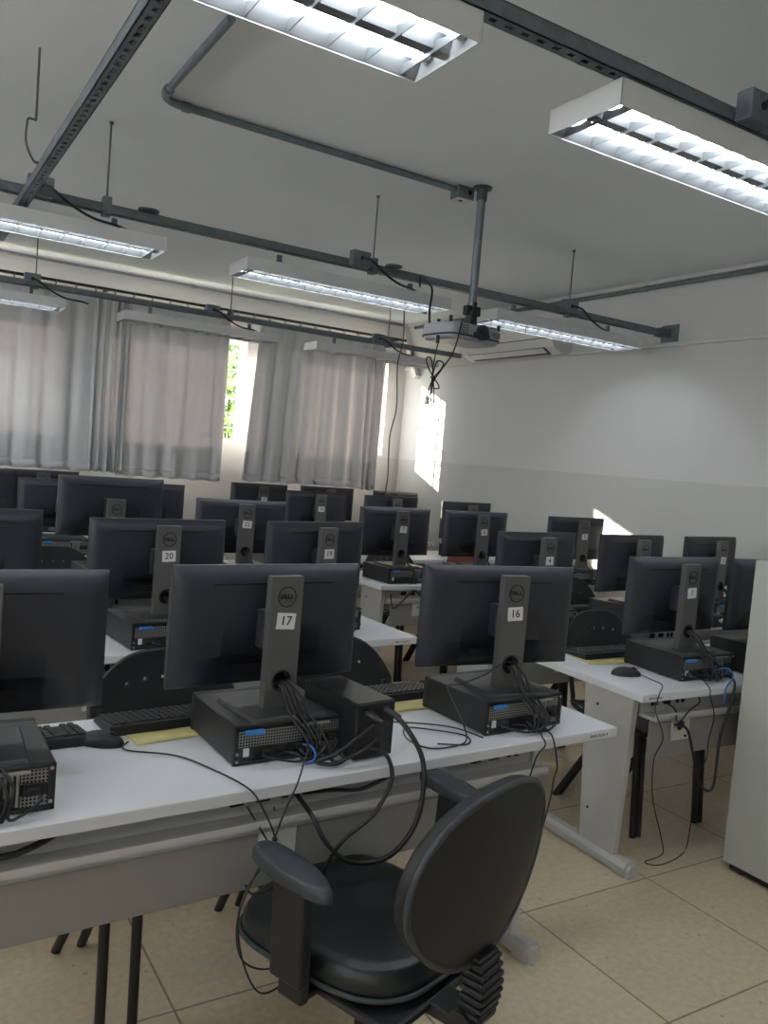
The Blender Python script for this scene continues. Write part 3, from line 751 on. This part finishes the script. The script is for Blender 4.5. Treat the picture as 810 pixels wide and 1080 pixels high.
# ------------------------------------------------------------------ office chair in front
def office_chair(x, y, rz):
    """origin: floor under the column, sitter faces +y"""
    e = thing('office_chair', 'worn black swivel office chair with armrests in front of the foreground desk', 'chair', (x, y, 0), rz)
    # seat cushion
    def sup(u, n, a, b): 
        c, s = math.cos(u), math.sin(u); return (a*math.copysign(abs(c)**(2/n), c), b*math.copysign(abs(s)**(2/n), s))
    def seat(u, v):
        t = u*2*PI
        prof = [(0.0, .40), (.90, .405), (1.0, .425), (1.0, .45), (.96, .472), (.85, .482), (.5, .478), (0, .470)]
        k = v*(len(prof)-1); i = min(int(k), len(prof)-2); f = k-i
        s = prof[i][0]*(1-f)+prof[i+1][0]*f; z = prof[i][1]*(1-f)+prof[i+1][1]*f
        px, py = sup(t, 3.4, .218*s, .235*s)
        px *= 1+.06*py/.245
        z += .03*max(0, -py/.25-.6)*(s > .5) if False else 0
        z -= .02*max(0, py/.25-.7)*s
        return (px+.034, py+.085, z)
    MB().grid(seat, 40, 21).build('seat_cushion', M_LEATHER, e)
    # rim piping
    MB().tube([(lambda q: (q[0]*(1+.06*q[1]/.245)+.034, q[1]+.085, .423-.02*max(0, q[1]/.25-.7)))(sup(i/48*2*PI, 3.4, .222, .239)) for i in range(49)], .006, 6).build('seat_rim', M_ARM, e)
    MB().box(-.17, -.17, .385, .17, .17, .403).build('seat_pan', M_BLACKPL, e, bevel=.01)
    # backrest : egg outline, curved, thick
    def outline(t):
        c, s = math.cos(t), math.sin(t)
        wx = .243*(1+.03*s); n = 2.25
        px = wx*math.copysign(abs(c)**(2/n), c); pz = .178*math.copysign(abs(s)**(2/n), s)
        px *= (1-.24*max(0, -s)**1.3)
        return px, pz
    def shell(sign, thick, infl):
        def fn(u, v):
            px, pz = outline(u*2*PI); r_ = v
            y = -.012*(1-r_**2)*infl if sign < 0 else .0
            if sign < 0: yy = -thick/2-.018*(1-r_**3)
            else: yy = thick/2+.03*(1-r_**3)
            yy += .10*(px*r_)**2/.06*.25   # lateral wrap toward the sitter
            return (px*r_, yy, pz*r_)
        return fn
    Mx = T(-.012, -.250, .700) @ Rx(R(4))
    b = MB().grid(shell(-1, .03, 1), 48, 8)
    rim = lambda u, v: ((lambda p: (p[0]*(1+.02*math.sin(v*PI)), -.015+.03*v+.10*p[0]**2/.06*.25, p[1]*(1+.02*math.sin(v*PI))))(outline(u*2*PI)))
    b.grid(rim, 48, 4); b.xf(Mx).build('backrest_shell', M_CHBACK, e)
    MB().grid(shell(1, .03, 1), 48, 8).xf(Mx).build('backrest_cushion', M_LEATHER, e)
    MB().tube([tuple((Mx @ Vector(((lambda p: (p[0], .10*p[0]**2/.06*.25-.014, p[1]))(outline(i/60*2*PI)))))) for i in range(61)], .007, 6).build('backrest_piping', M_ARM, e)
    # bellows
    bl = MB()
    for k in range(8):
        z = .400+k*.017; y = -.250-.012*math.sin(k*.42)
        bl.box(-.045, y-.028, z, .037, y+.028, z+.010)
        bl.box(-.040, y-.022, z+.009, .032, y+.024, z+.018)
    bl.build('bellows_cover', M_BLACKPL, e, bevel=.004)
    MB().box(-.04, -.26, .375, .04, -.10, .402).cyl((-.055, -.245, .40), .028, .10, 'X', 16).build('back_bracket', M_BLACKPL, e, bevel=.004)
    # arm rests
    for s in (-1, 1):
        px = .345 if s > 0 else -.235
        pad = MB()
        def padf(u, v, s=s):
            t = u*2*PI; q = sup(t, 2.6, .038, .125); zz = [(.0, -.014), (1, -.014), (1.0, .0), (.93, .012), (.6, .016), (0, .016)]
            k = v*5; i = min(int(k), 4); f = k-i; sc_ = zz[i][0]*(1-f)+zz[i+1][0]*f; z = zz[i][1]*(1-f)+zz[i+1][1]*f
            tap = 1-.30*(q[1] < 0)*abs(q[1]/.125)
            return (q[0]*sc_*tap, q[1]*sc_, z)
        p_ = pad.grid(padf, 32, 15).xf(T(px, .06, .662 if s < 0 else .675) @ Rz(R(-10 if s < 0 else -15))).build('arm_pad', M_ARM, e)
        st = MB()
        st.hexa([(px-s*.012-.016, .01, .43), (px-s*.012+.016, .01, .43), (px-s*.012+.016, .10, .43), (px-s*.012-.016, .10, .43)],
                [(px-.014, .01, .652), (px+.014, .01, .652), (px+.014, .10, .652), (px-.014, .10, .652)])
        st.box(min(px-s*.03, s*.10), .025, .385, max(px-s*.03, s*.10), .08, .403).box(px-s*.026-.012, .02, .385, px-s*.026+.012, .09, .44)
        st.build('arm_support', M_BLACKPL, e, bevel=.006)
    # column and five-star base
    MB().cyl((0, 0, .17), .042, .215, 'Z', 20).cyl((0, 0, .06), .030, .12, 'Z', 20).build('gas_column', M_BLACKPL, e)
    b = MB().cyl((0, 0, .085), .055, .05, 'Z', 24)
    for k in range(5):
        a = R(20+72*k); c, s = math.cos(a), math.sin(a); M = Rz(a)
        b2 = MB().hexa([(.03, -.028, .085), (.29, -.018, .062), (.29, .018, .062), (.03, .028, .085)], [(.03, -.022, .135), (.29, -.012, .088), (.29, .012, .088), (.03, .022, .135)]).xf(M)
        b.add(b2.v, b2.f)
    b.build('star_base', M_ARM, e, bevel=.004)
    for k in range(5):
        a = R(20+72*k); M = Rz(a) @ T(.28, 0, 0)
        w_ = MB().cyl((0, -.026, .029), .029, .018, 'Y', 20).cyl((0, .008, .029), .029, .018, 'Y', 20).xf(M).build('caster', M_BLACKPL, e, bevel=.002)
        MB().cyl((0, 0, .02), .007, .05, 'Z', 8).box(-.012, -.012, .045, .015, .012, .062).xf(M).build('caster_fork', M_ARM, w_)
    return e
office_chair(.975, 1.455, R(20))

# ------------------------------------------------------------------ steel cabinet
e = thing('steel_cabinet', 'tall pale grey steel cabinet at the right edge beside the front right desk', 'cabinet', (2.897, 1.05, 0))
MB().box(0, 0, .03, .45, .905, 1.227).build('cabinet_body', M_CAB, e, bevel=.004)
MB().box(.02, .02, .004, .43, .885, .03).build('plinth', M_INK, e)
for k in range(3):
    d = MB().box(.03, -.014, .06+k*.385, .42, 0, .42+k*.385).build('drawer_front', M_CAB, e, bevel=.003)
    MB().box(.17, -.03, .30+k*.385, .28, -.014, .315+k*.385).build('drawer_handle', M_SILVER, d, bevel=.002)
f = MB()
for x, y in ((.02, .04), (.02, .84), (.40, .04), (.40, .84)): f.cyl((x+.015, y, 0), .016, .006, 'Z', 12)
f.build('levelling_feet', M_INK, e)

# ------------------------------------------------------------------ ceiling rails
def channel(length, axis, w_=.042, h=.042, t=.003):
    """open U strut with slots: built from strips so the slots are real holes"""
    b = MB()
    def bx(a0, a1, u0, u1, z0, z1):
        if axis == 'X': b.box(a0, u0, z0, a1, u1, z1)
        else: b.box(u0, a0, z0, u1, a1, z1)
    hw = w_/2
    bx(0, length, -hw, -hw+t, 0, h); bx(0, length, hw-t, hw, 0, h)
    # perforated bottom
    bx(0, length, -hw, -.007, 0, t); bx(0, length, .007, hw, 0, t)
    n = int(length/.05)
    for i in range(n+1):
        a = i*.05; bx(a, min(a+.028, length), -.007, .007, 0, t)
    bx(0, length, -hw, -hw+.010, h-t, h); bx(0, length, hw-.010, hw, h-t, h)
    return b
def rail(label, loc, length, axis, rods=(), boxes=(), group=None, discs=()):
    e = thing('ceiling_rail', label, 'rail', loc, 0, 'galvanised ceiling rails')
    channel(length, axis).build('rail_channel', M_GALV, e)
    for r_ in rods:
        p = (r_, 0) if axis == 'X' else (0, r_)
        MB().tube([(p[0], p[1], .03), (p[0], p[1], ZC-loc[2])], .0045, 6).build('hanger_rod', M_ROD, e)
        MB().box(p[0]-.019, p[1]-.026, -.012, p[0]+.019, p[1]+.026, .075).build('rod_clamp', M_GALV, e, bevel=.002)
        MB().cyl((p[0], p[1], ZC-loc[2]-.012), .010, .012, 'Z', 10).build('ceiling_anchor', M_ROD, e)
    for bx_ in boxes:
        o = MB().box(bx_-.055, -.075, .0, bx_+.055, -.0215, .085).build('junction_box', M_GALV, e, bevel=.004)
        MB().cyl((bx_, -.078, .045), .012, .006, 'Y', 12).build('cord_gland', M_INK, o)
    for d in discs: MB().cyl((d, -.03, .048), .05, .006, 'Z', 20).build('cover_disc', M_GALV, e)
    return e
rail('long galvanised rail crossing the middle of the ceiling to the right wall', (-1.5, 4.13, 2.537), XR+1.5-.01, 'X', rods=(2.37, 3.83, 5.33), boxes=(2.07, 3.72, 5.29), discs=(2.56, 3.95))
e_ = MB().box(4.792, 4.03, 2.50, 4.80, 4.18, 2.62).box(4.70, 4.095, 2.530, 4.792, 4.165, 2.590).build('rail_end_bracket', M_GALV, None, bevel=.002)
props(e_, 'galvanised end bracket fixing the middle rail to the right wall', 'bracket')
rail('nearest galvanised rail above the two big lit lamps', (-1.5, 1.63, 2.537), XR+1.5-.01, 'X', rods=(.9, 5.4), boxes=(3.61,))
rail('galvanised rail in front of the curtains', (-1.5, 6.62, 2.537), XR+1.5-.01, 'X', rods=(2.43, 3.93, 5.46), boxes=(2.40, 3.76, 5.33))
rail('galvanised rail running from the nearest lamps towards the window at the left', (.51, -1.2, 2.494), 6.2, 'Y', rods=())
cable('rail_wire_hook', [(.470, 3.568, 2.96), (.470, 3.568, 2.85), (.470, 3.568, 2.70), (.466, 3.569, 2.69), (.444, 3.572, 2.688), (.440, 3.574, 2.67), (.440, 3.58, 2.60), (.470, 3.585, 2.54), (.492, 3.59, 2.537)], .0045, 'thin wire hook holding the rail at the top left', M_ROD, cat='hook')

# ------------------------------------------------------------------ ceiling lamps
def make_lamp(lit, name='ceiling_lamp'):
    """origin: centre of the opening; length 1.29 along x, width .26"""
    e = thing(name, 'proto', 'ceiling lamp', group='louvred ceiling lamps')
    Lh, Wh, H = .645, .13, .066
    b = MB()
    b.box(-Lh, -Wh, H-.004, Lh, Wh, H).box(-Lh, -Wh, 0, -Lh+.004, Wh, H).box(Lh-.004, -Wh, 0, Lh, Wh, H).box(-Lh, -Wh, 0, Lh, -Wh+.004, H).box(-Lh, Wh-.004, 0, Lh, Wh, H)
    b.build('lamp_housing', M_FIX, e)
    r_ = MB()
    for s in (-1, 1):
        r_.add([(-Lh+.006, s*(Wh-.006), .003), (Lh-.006, s*(Wh-.006), .003), (Lh-.006, s*(Wh-.035), .055), (-Lh+.006, s*(Wh-.035), .055)], [(0, 1, 2, 3)])
        r_.add([(-Lh+.006, s*.016, .014), (Lh-.006, s*.016, .014), (Lh-.006, s*.032, .056), (-Lh+.006, s*.032, .056)], [(0, 1, 2, 3)])
    r_.add([(-Lh+.006, -.016, .014), (Lh-.006, -.016, .014), (Lh-.006, .016, .014), (-Lh+.006, .016, .014)], [(0, 1, 2, 3)])
    r_.box(-Lh+.006, -Wh+.006, .0600, Lh-.006, Wh-.006, .0615)
    r_.build('reflector', M_REFL if lit else M_FIX, e, fix=False)  # tube glare offset in the colour: dark when lit, white when unlit
    n = 12
    for i in range(n+1):
        x = -Lh+.05+i*(2*Lh-.10)/n; c = MB()
        for s in (-1, 1):
            y0, y1 = s*.018, s*(Wh-.008)
            P = [(y0, .003), (y1, .003), (y1-s*.010, .030), ((y0+y1)/2+s*.012, .021), ((y0+y1)/2-s*.012, .021), (y0+s*.006, .030)]
            c.prism(P, 'X', x-.0012, x+.0012)
        c.box(x-.0012, -.0185, .003, x+.0012, .0185, .012)
        c.build('cross_blade', M_REFL if lit else M_FIX, e)
    for s in (-1, 1):
        t = MB().cyl((-Lh+.045, s*.070, .040), .0145, 2*Lh-.09, 'X', 14).build('fluorescent_tube', M_TUBE if lit else M_TUBEOFF, e)
        cp = MB().cyl((-Lh+.008, s*.070, .040), .016, .037, 'X', 14).cyl((Lh-.045, s*.070, .040), .016, .037, 'X', 14).build('tube_cap', M_SILVER, t)
    for x in (-.42, .42): MB().box(x-.012, -.02, H, x+.012, .0, H+.064).build('hanger_strap', M_GALV, e)
    return e
ZL = 2.408
lit0 = make_lamp(True); lit_tree = tree(lit0)
off0 = make_lamp(False); off_tree = tree(off0)
LIT = [(.435, 1.645, 'lit louvred lamp cut off by the top edge, above the left'), (2.165, 1.655, 'large lit louvred lamp at the top right'),
       (3.9, 1.655, 'added unseen lit louvred lamp beyond the right edge of the nearest rail'), (-1.2, 1.645, 'added unseen lit louvred lamp beyond the left edge of the nearest rail'),  # both out of frame, added for more lamp light
       (.505, 4.205, 'lit louvred lamp at the left under the middle rail'), (2.215, 4.215, 'lit louvred lamp in the centre, left of the projector'),
       (3.835, 4.195, 'lit louvred lamp right of the projector near the right wall'), (.49, 6.67, 'lit louvred lamp at the left in front of the curtain'),
       (-1.2, 4.2, 'added unseen lit louvred lamp beyond the left edge of the middle rail'),  # unseen, added as fill light
       (.435, -.95, 'added unseen lit louvred lamp behind the viewer on the left'), (2.165, -.95, 'added unseen lit louvred lamp behind the viewer in the middle'), (3.9, -.95, 'added unseen lit louvred lamp behind the viewer on the right')]  # row behind the viewer added to brighten the room
for i, (x, y, lab) in enumerate(LIT):
    if i == 0: lit0.location = (x, y, ZL); lit0['label'] = lab
    else: dup(lit0, (x, y, ZL), 0, lab, None, lit_tree)
OFF = [(2.21, 6.70, 'unlit louvred lamp in front of the window gap'), (3.85, 6.68, 'unlit louvred lamp in front of the right curtain')]
for i, (x, y, lab) in enumerate(OFF):
    if i == 0: off0.location = (x, y, ZL); off0['label'] = lab
    else: dup(off0, (x, y, ZL), 0, lab, None, off_tree)
def lampcord(x, y, lab):
    cable('lamp_cord', [(x, y-.08, 2.585), (x+.04, y-.13, 2.56), (x+.12, y-.13, 2.51), (x+.22, y-.12, 2.475), (x+.34, y-.06, 2.478), (x+.40, y-.02, 2.476)], .007, lab, cat='cord')
lampcord(.57, 4.13, 'black cord from the junction box to the left lamp under the middle rail')
lampcord(2.22, 4.13, 'black cord from the junction box to the centre lamp')
lampcord(3.79, 4.13, 'black cord from the junction box to the lamp near the right wall')
lampcord(.90, 6.62, 'black cord to the lit lamp in front of the curtain')
lampcord(2.26, 6.62, 'black cord to the unlit lamp before the window gap')
lampcord(3.83, 6.62, 'black cord to the unlit lamp before the right curtain')
cable('lamp_cord', [(2.11, 1.55, 2.59), (2.16, 1.50, 2.60), (2.30, 1.49, 2.56), (2.5, 1.52, 2.50)], .007, 'black cord at the top right lamp', cat='cord')

# ------------------------------------------------------------------ conduits
def pipe(name, pts, r, label, clips=(), m=M_GALV):
    e = thing(name, label, 'conduit', (0, 0, 0))
    MB().tube(pts, r, 12).build('pipe', m, e)
    for c, ax in clips:
        c = Vector(c); d = Vector((1, 0, 0)) if ax == 'X' else Vector((0, 1, 0))
        MB().tube([c-d*.018, c+d*.018], r+.005, 12).build('coupling', m, e)
    return e
zp = ZC-.020
arc = [(.965+.09*(1-math.cos(t)), 3.575+.09*math.sin(t), zp) for t in [i*PI/16 for i in range(9)]]
pipe('ceiling_conduit', [(.965, 2.82, zp)]+arc+[(2.54, 3.675, zp)], .0165, 'bent steel conduit on the ceiling leading to the projector', clips=[((.965, 3.545, zp), 'Y'), ((1.08, 3.665, zp), 'X')])
e = thing('ceiling_socket_box', 'small grey socket box on the ceiling at the end of the bent conduit', 'socket box', (2.585, 3.68, ZC-.065))
MB().box(-.05, -.04, 0, .05, .04, .065).build('box_body', M_GALV, e, bevel=.004)
MB().box(-.045, -.035, -.004, .045, .035, 0).build('box_cover', M_OUT, e)
MB().cyl((-.01, 0, -.006), .012, .003, 'Z', 12).cyl((.02, -.042, .035), .012, .004, 'Y', 12).build('socket_holes', M_INK, e)
pipe('wall_conduit', [(4.775, -2.9, 2.905), (4.775, 7.45, 2.905)], .0155, 'straight steel conduit along the top of the right wall', clips=[((4.775, 4.35, 2.905), 'Y'), ((4.775, 1.9, 2.905), 'Y')])
pipe('wall_conduit', [(XL+.1, 7.565, 2.93), (4.70, 7.565, 2.93)], .0125, 'thin steel conduit above the curtain rod on the window wall', clips=[((2.4, 7.565, 2.93), 'X'), ((3.6, 7.565, 2.93), 'X')])
# boxed trunking descending in the corner
o = MB().box(-.03, -.03, 0, .03, .03, .62).build('corner_trunking', M_AC, None, bevel=.003)
o.location = (4.765, 7.10, 2.28); o.rotation_euler = (R(-32), 0, 0)
props(o, 'pale slanted trunking in the far corner near the ceiling', 'trunking')
o.location = (4.765, 7.32, 2.38)

# ------------------------------------------------------------------ air conditioner
e = thing('air_conditioner', 'white wall air conditioner on the right wall behind the projector', 'air conditioner', (XR, 5.10, 2.485))
prof = [(0, 0), (-.10, -.02), (-.19, .03), (-.235, .10), (-.24, .20), (-.20, .262), (0, .27)]
MB().prism(prof, 'Y', 0, 1.22).build('unit_body', M_AC, e, bevel=.006)
MB().hexa([(-.115, .10, -.017), (-.125, .10, -.014), (-.125, 1.12, -.014), (-.115, 1.12, -.017)], [(-.19, .10, .022), (-.2, .10, .03), (-.2, 1.12, .03), (-.19, 1.12, .022)]).build('air_outlet', M_ACD, e)
MB().hexa([(-.150, .12, -.006), (-.152, .12, -.010), (-.152, 1.10, -.010), (-.150, 1.10, -.006)], [(-.200, .12, .026), (-.206, .12, .022), (-.206, 1.10, .022), (-.200, 1.10, .026)]).build('louvre_flap', M_AC, e)
MB().box(-.2395, .04, .095, -.236, 1.18, .102).build('front_seam', M_ACD, e)
MB().box(-.17, -.003, .16, -.08, 0, .175).box(-.17, -.003, .185, -.08, 0, .20).build('side_label', M_ACD, e)

# ------------------------------------------------------------------ projector on its pole
e = thing('projector_mount', 'steel projector pole hanging from the ceiling', 'projector mount', (2.655, 3.60, 0))
MB().cyl((0, 0, ZC-.01), .05, .01, 'Z', 24).build('ceiling_plate', M_GALVD, e)
MB().cyl((0, 0, 2.29), .0215, ZC-.01-2.29, 'Z', 16).build('pole', M_GALV, e)
MB().cyl((0, 0, ZC-.07), .028, .06, 'Z', 16).build('pole_socket', M_GALVD, e)
MB().cyl((0, 0, 2.235), .032, .075, 'Z', 16).box(-.045, -.02, 2.29, .045, .02, 2.34).box(-.012, -.03, 2.27, .012, .03, 2.36).build('swivel_clamp', M_BLACKPL, e, bevel=.004)
a = MB()
for s in (-1, 1):
    for q in (-1, 1): a.box(min(0, s*.12), q*.06-.008, 2.226, max(0, s*.12), q*.06+.008, 2.234)
a.build('mount_arms', M_BLACKPL, e)
e = thing('projector', 'small grey and white projector hanging upside down below the pole', 'projector', (2.60, 3.60, 2.135), R(5))
def pj(u, v):
    t = u*2*PI; n = 5; c, s = math.cos(t), math.sin(t)
    x = .185*math.copysign(abs(c)**(2/n), c); y = .135*math.copysign(abs(s)**(2/n), s)
    prof = [(.0, .008), (.93, .004), (.97, .014), (1.0, .035), (1.0, .070), (.97, .085), (0, .090)]
    k = v*6; i = min(int(k), 5); f = k-i
    sc_ = prof[i][0]*(1-f)+prof[i+1][0]*f; z = prof[i][1]*(1-f)+prof[i+1][1]*f
    return (x*sc_, y*sc_*(1+.0*x), z)
MB().grid(pj, 64, 18).build('projector_body', M_PROJ, e)
MB().tube([(lambda c, s: (.187*math.copysign(abs(c)**.4, c), .137*math.copysign(abs(s)**.4, s), .024))(math.cos(i/64*2*PI), math.sin(i/64*2*PI)) for i in range(65)], .0045, 6).build('dark_band', M_NAVY, e)
lens = MB().cyl((.02, -.150, .050), .040, .03, 'Y', 24).box(-.035, -.1425, .018, .075, -.128, .048).build('lens_surround', M_NAVY, e, bevel=.003)
MB().cyl((.02, -.154, .052), .022, .006, 'Y', 20).build('lens', M_SCREEN, lens)
v = MB()
for k in range(4):
    for j in range(2): v.box(-.125+j*.03, -.1385, .032+k*.012, -.10+j*.03, -.134, .038+k*.012)
v.build('side_vents', mat('vent_grey', (.12, .13, .14), .5), e)
MB().box(.10, -.1378, .035, .15, -.1345, .065).build('ir_window', mat('window_grey_blue', (.14, .18, .22), .3), e)
f = MB()
for x, y in ((-.165, -.10), (.17, -.10), (.16, .10), (-.12, .05)): f.cyl((x, y, .082), .009, .032, 'Z', 10)
f.build('mounting_feet', M_BLACKPL, e)
cable('projector_cable', [(2.58, 3.55, 2.235), (2.53, 3.50, 2.245), (2.48, 3.44, 2.21), (2.462, 3.44, 2.12), (2.458, 3.47, 2.05), (2.425, 3.5, 1.975), (2.395, 3.52, 1.91), (2.385, 3.52, 1.85)], .0042, 'black cable hanging from the projector into the tied loop')
cable('projector_cable', [(2.41, 3.54, 2.135), (2.405, 3.53, 2.09), (2.385, 3.52, 1.99), (2.383, 3.52, 1.87)], .0035, 'thin black cable with a connector left of the projector')
cable('projector_cable', [(2.56, 3.98, 2.478), (2.54, 3.95, 2.53), (2.51, 3.85, 2.49), (2.49, 3.75, 2.42), (2.44, 3.68, 2.30), (2.42, 3.64, 2.215)], .006, 'thick black cable dropping from the centre lamp to the projector')
e = thing('tied_cable_loop', 'looped bundle of black cable hanging below the projector', 'cable', (2.39, 3.52, 1.93))
for k, (dx, h) in enumerate(((-.05, .09), (.055, .08), (-.025, -.10), (.015, -.13), (.04, -.05))):
    MB().tube([(0, 0, 0), (dx*.8, 0, h*.6), (dx, 0, h), (dx*.4, .006, h*1.05), (dx*.1, .006, h*.5), (0, .004, 0)], .0035, 6, True, True).build('loop', M_CABLE, e)
MB().ring((0, .002, 0), .010, .005, 'Z', 12, 6).build('tie', M_CABLE, e)
MB().cyl((-.025, 0, -.14), .012, .035, 'Z', 10).build('connector', M_OUT, e)
MB().tube([(2.405-2.39, .01, .175), (.015, .01, .215)], .010, 8).build('inline_plug', M_BLACKPL, e)
cable('hanging_cable', [(3.962, 6.38, 2.955), (3.962, 6.38, 2.80), (3.975, 6.38, 2.566), (3.936, 6.38, 2.349), (3.963, 6.38, 1.969), (3.918, 6.38, 1.708), (3.931, 6.38, 1.366), (3.937, 6.4, 1.194), (3.976, 6.4, 1.0), (3.97, 6.6, .9), (3.95, 6.8, .74)], .0065, 'long grey cable hanging from the ceiling in front of the far corner', M_ROD)

# ------------------------------------------------------------------ loose cables
zt = .7255
cable('black_cable', [(1.150, 1.735, .842), (1.165, 1.70, .82), (1.190, 1.655, .753), (1.182, 1.63, .663), (1.153, 1.625, .583), (1.088, 1.63, .527), (.994, 1.64, .531), (.936, 1.66, .579), (.915, 1.70, .63), (.914, 1.80, .650)], .0065, 'thick black cord looping from the power box down over the desk edge to the tray')
cable('black_cable', [(1.10, 1.765, .75), (1.135, 1.74, .742), (1.11, 1.665, .707), (1.05, 1.64, .639), (.976, 1.64, .592), (.948, 1.66, .535), (.949, 1.69, .47)], .0055, 'second black cord hanging from the power box behind the office chair')
cable('mouse_cord', [(.565, 2.06, .728), (.547, 2.013, zt), (.65, 1.938, zt), (.705, 1.822, zt), (.741, 1.691, .726), (.761, 1.655, .695), (.796, 1.65, .623), (.786, 1.635, .59), (.718, 1.6, .546), (.698, 1.6, .466), (.713, 1.6, .387), (.772, 1.62, .334), (.84, 1.64, .321), (.876, 1.66, .358), (.87, 1.72, .50), (.86, 1.8, .62)], .0022, 'thin mouse cord crossing the foreground desk and drooping over its edge')
cable('thin_cord', [(.884, 1.70, .775), (.85, 1.665, .73), (.82, 1.65, .686), (.782, 1.635, .612), (.73, 1.6, .565), (.692, 1.58, .499), (.706, 1.58, .401), (.75, 1.58, .312), (.813, 1.6, .296), (.889, 1.64, .315), (.9, 1.72, .45)], .0022, 'thin black cord looping below the foreground desk left of the office chair')
cable('thin_cord', [(.79, 1.8, .63), (.79, 1.66, .60), (.81, 1.64, .56), (.80, 1.63, .52), (.74, 1.62, .515), (.72, 1.62, .54)], .0022, 'short thin cord loop by the outlet under the foreground desk')
cable('black_cable', [(1.02, 1.80, .745), (1.03, 1.765, .735), (.99, 1.745, .731), (.95, 1.765, .735), (.99, 1.74, .76), (1.04, 1.725, .80), (1.085, 1.73, .825)], .0055, 'black lead from the computer of monitor seventeen to the power box')
cable('black_cable', [(1.00, 1.80, .755), (.99, 1.75, .735), (1.02, 1.73, .75), (1.06, 1.72, .77), (1.10, 1.73, .79)], .005, 'second black lead beside the power box')
cable('network_cable', [(.935, 1.835, .755), (.945, 1.80, .765), (.955, 1.785, .75), (.945, 1.775, .733), (.925, 1.775, .729)], .0035, 'short blue network cable behind the computer of monitor seventeen', M_BCABLE)
cable('network_cable', [(1.70, 1.82, .75), (1.71, 1.80, .745), (1.70, 1.785, .73)], .0035, 'short blue network cable behind the computer of monitor sixteen', M_BCABLE)
cable('thin_cord', [(1.69, 1.90, .90), (1.64, 1.90, .91), (1.56, 1.90, .875), (1.50, 1.93, .845), (1.47, 1.95, .83), (1.465, 1.86, .76), (1.44, 1.80, .728), (1.382, 1.77, zt), (1.30, 1.776, zt), (1.279, 1.856, zt), (1.327, 1.941, zt), (1.40, 1.90, zt), (1.46, 1.83, zt), (1.42, 1.77, zt), (1.34, 1.80, zt)], .0022, 'thin black cord curled on the desk left of the computer of monitor sixteen')
cable('thin_cord', [(1.17, 1.80, .80), (1.22, 1.88, .735), (1.28, 2.0, zt), (1.38, 1.97, zt), (1.47, 1.90, zt), (1.50, 1.80, zt)], .0022, 'thin cord curving on the desk between the power box and monitor sixteen')
cable('thin_cord', [(1.70, 1.80, .735), (1.685, 1.76, .726), (1.66, 1.715, .715), (1.622, 1.705, .69), (1.586, 1.70, .62), (1.56, 1.74, .60)], .0024, 'thin cord dropping from monitor sixteen over the front edge of the desk')
cable('thin_cord', [(1.72, 1.80, .74), (1.715, 1.75, .727), (1.70, 1.715, .70), (1.72, 1.72, .64), (1.751, 1.76, .583), (1.80, 1.82, .474), (1.83, 1.9, .25), (1.86, 1.98, .06), (1.84, 2.04, .004), (1.78, 2.08, .003)], .0026, 'thin cord dropping from monitor sixteen down to the floor')
cable('tray_cable', [(-.2, 1.70, .655), (.2, 1.70, .655), (.28, 1.705, .66), (.34, 1.73, .672)], .007, 'black cable under the tabletop at the left edge of the foreground desk')
cable('tray_cable', [(.93, 1.79, .65), (1.0, 1.77, .655), (1.08, 1.75, .655), (1.18, 1.76, .68), (1.25, 1.80, .688)], .005, 'black cable under the tabletop behind the office chair')
cable('mouse_cord', [(2.61, 2.215, .728), (2.60, 2.15, zt), (2.575, 2.07, zt), (2.47, 1.992, .724), (2.44, 1.975, .70), (2.436, 1.975, .664), (2.512, 1.99, .554), (2.486, 2.0, .467), (2.54, 2.03, .302), (2.65, 2.06, .12), (2.72, 2.10, .02), (2.621, 2.101, .006), (2.66, 2.06, .006), (2.80, 2.08, .006), (2.919, 2.137, .012), (2.93, 2.14, .18), (2.88, 2.12, .42)], .0022, 'thin cord from the mouse on the front right desk down to the floor')
cable('black_cable', [(2.615, 2.028, .580), (2.642, 1.99, .573), (2.675, 1.975, .477), (2.72, 1.972, .371), (2.775, 1.972, .322), (2.815, 1.972, .344), (2.825, 1.975, .517), (2.85, 1.975, .60), (2.88, 1.98, .66), (2.90, 1.99, .735), (2.93, 2.05, .745)], .0055, 'black power cord plugged into the outlet under the front right desk')
cable('thin_cord', [(2.78, 2.04, .735), (2.745, 1.985, .722), (2.74, 1.975, .692), (2.775, 1.975, .615), (2.765, 1.98, .519), (2.768, 1.985, .44), (2.75, 2.02, .36)], .0024, 'thin black cord hanging over the edge of the front right desk')
cable('network_cable', [(2.86, 2.07, .76), (2.90, 2.03, .78), (2.88, 1.985, .76), (2.83, 1.975, .72), (2.817, 1.97, .665)], .0035, 'blue network cable hanging at the edge of the front right desk', M_BCABLE)
cable('thin_cord', [(2.60, 2.10, .66), (2.62, 2.04, .64), (2.60, 2.0, .60), (2.66, 2.0, .64), (2.74, 2.02, .66), (2.76, 2.05, .685)], .003, 'dark cord loops in the tray of the front right desk')
for i, (pp, lab) in enumerate([((2.98, 4.31, .63), 'black plug in the outlet under monitor seven'), ((2.635, 2.045, .575), 'black plug in the outlet of the front right desk')]):
    pass
o = MB().tube([(2.660, 2.032, .578), (2.632, 2.012, .580), (2.61, 2.0, .576)], .014, 10, True, False, .008).build('power_plug', M_BLACKPL); props(o, 'black plug in the outlet of the front right desk', 'plug')
cable('black_cable', [(2.99, 4.325, .57), (2.985, 4.30, .58), (2.97, 4.285, .63), (2.90, 4.28, .69), (2.82, 4.285, .62), (2.76, 4.285, .58), (2.74, 4.29, .63), (2.76, 4.32, .66)], .005, 'black cord looping over the tray lip under monitor seven')
cable('black_cable', [(1.70, 2.80, .55), (1.72, 2.86, .50), (1.74, 2.88, .40), (1.78, 2.9, .2), (1.80, 2.95, .05)], .003, 'thin cord under the second row desk') if False else None

# anything left over from the demo prototypes is already placed above
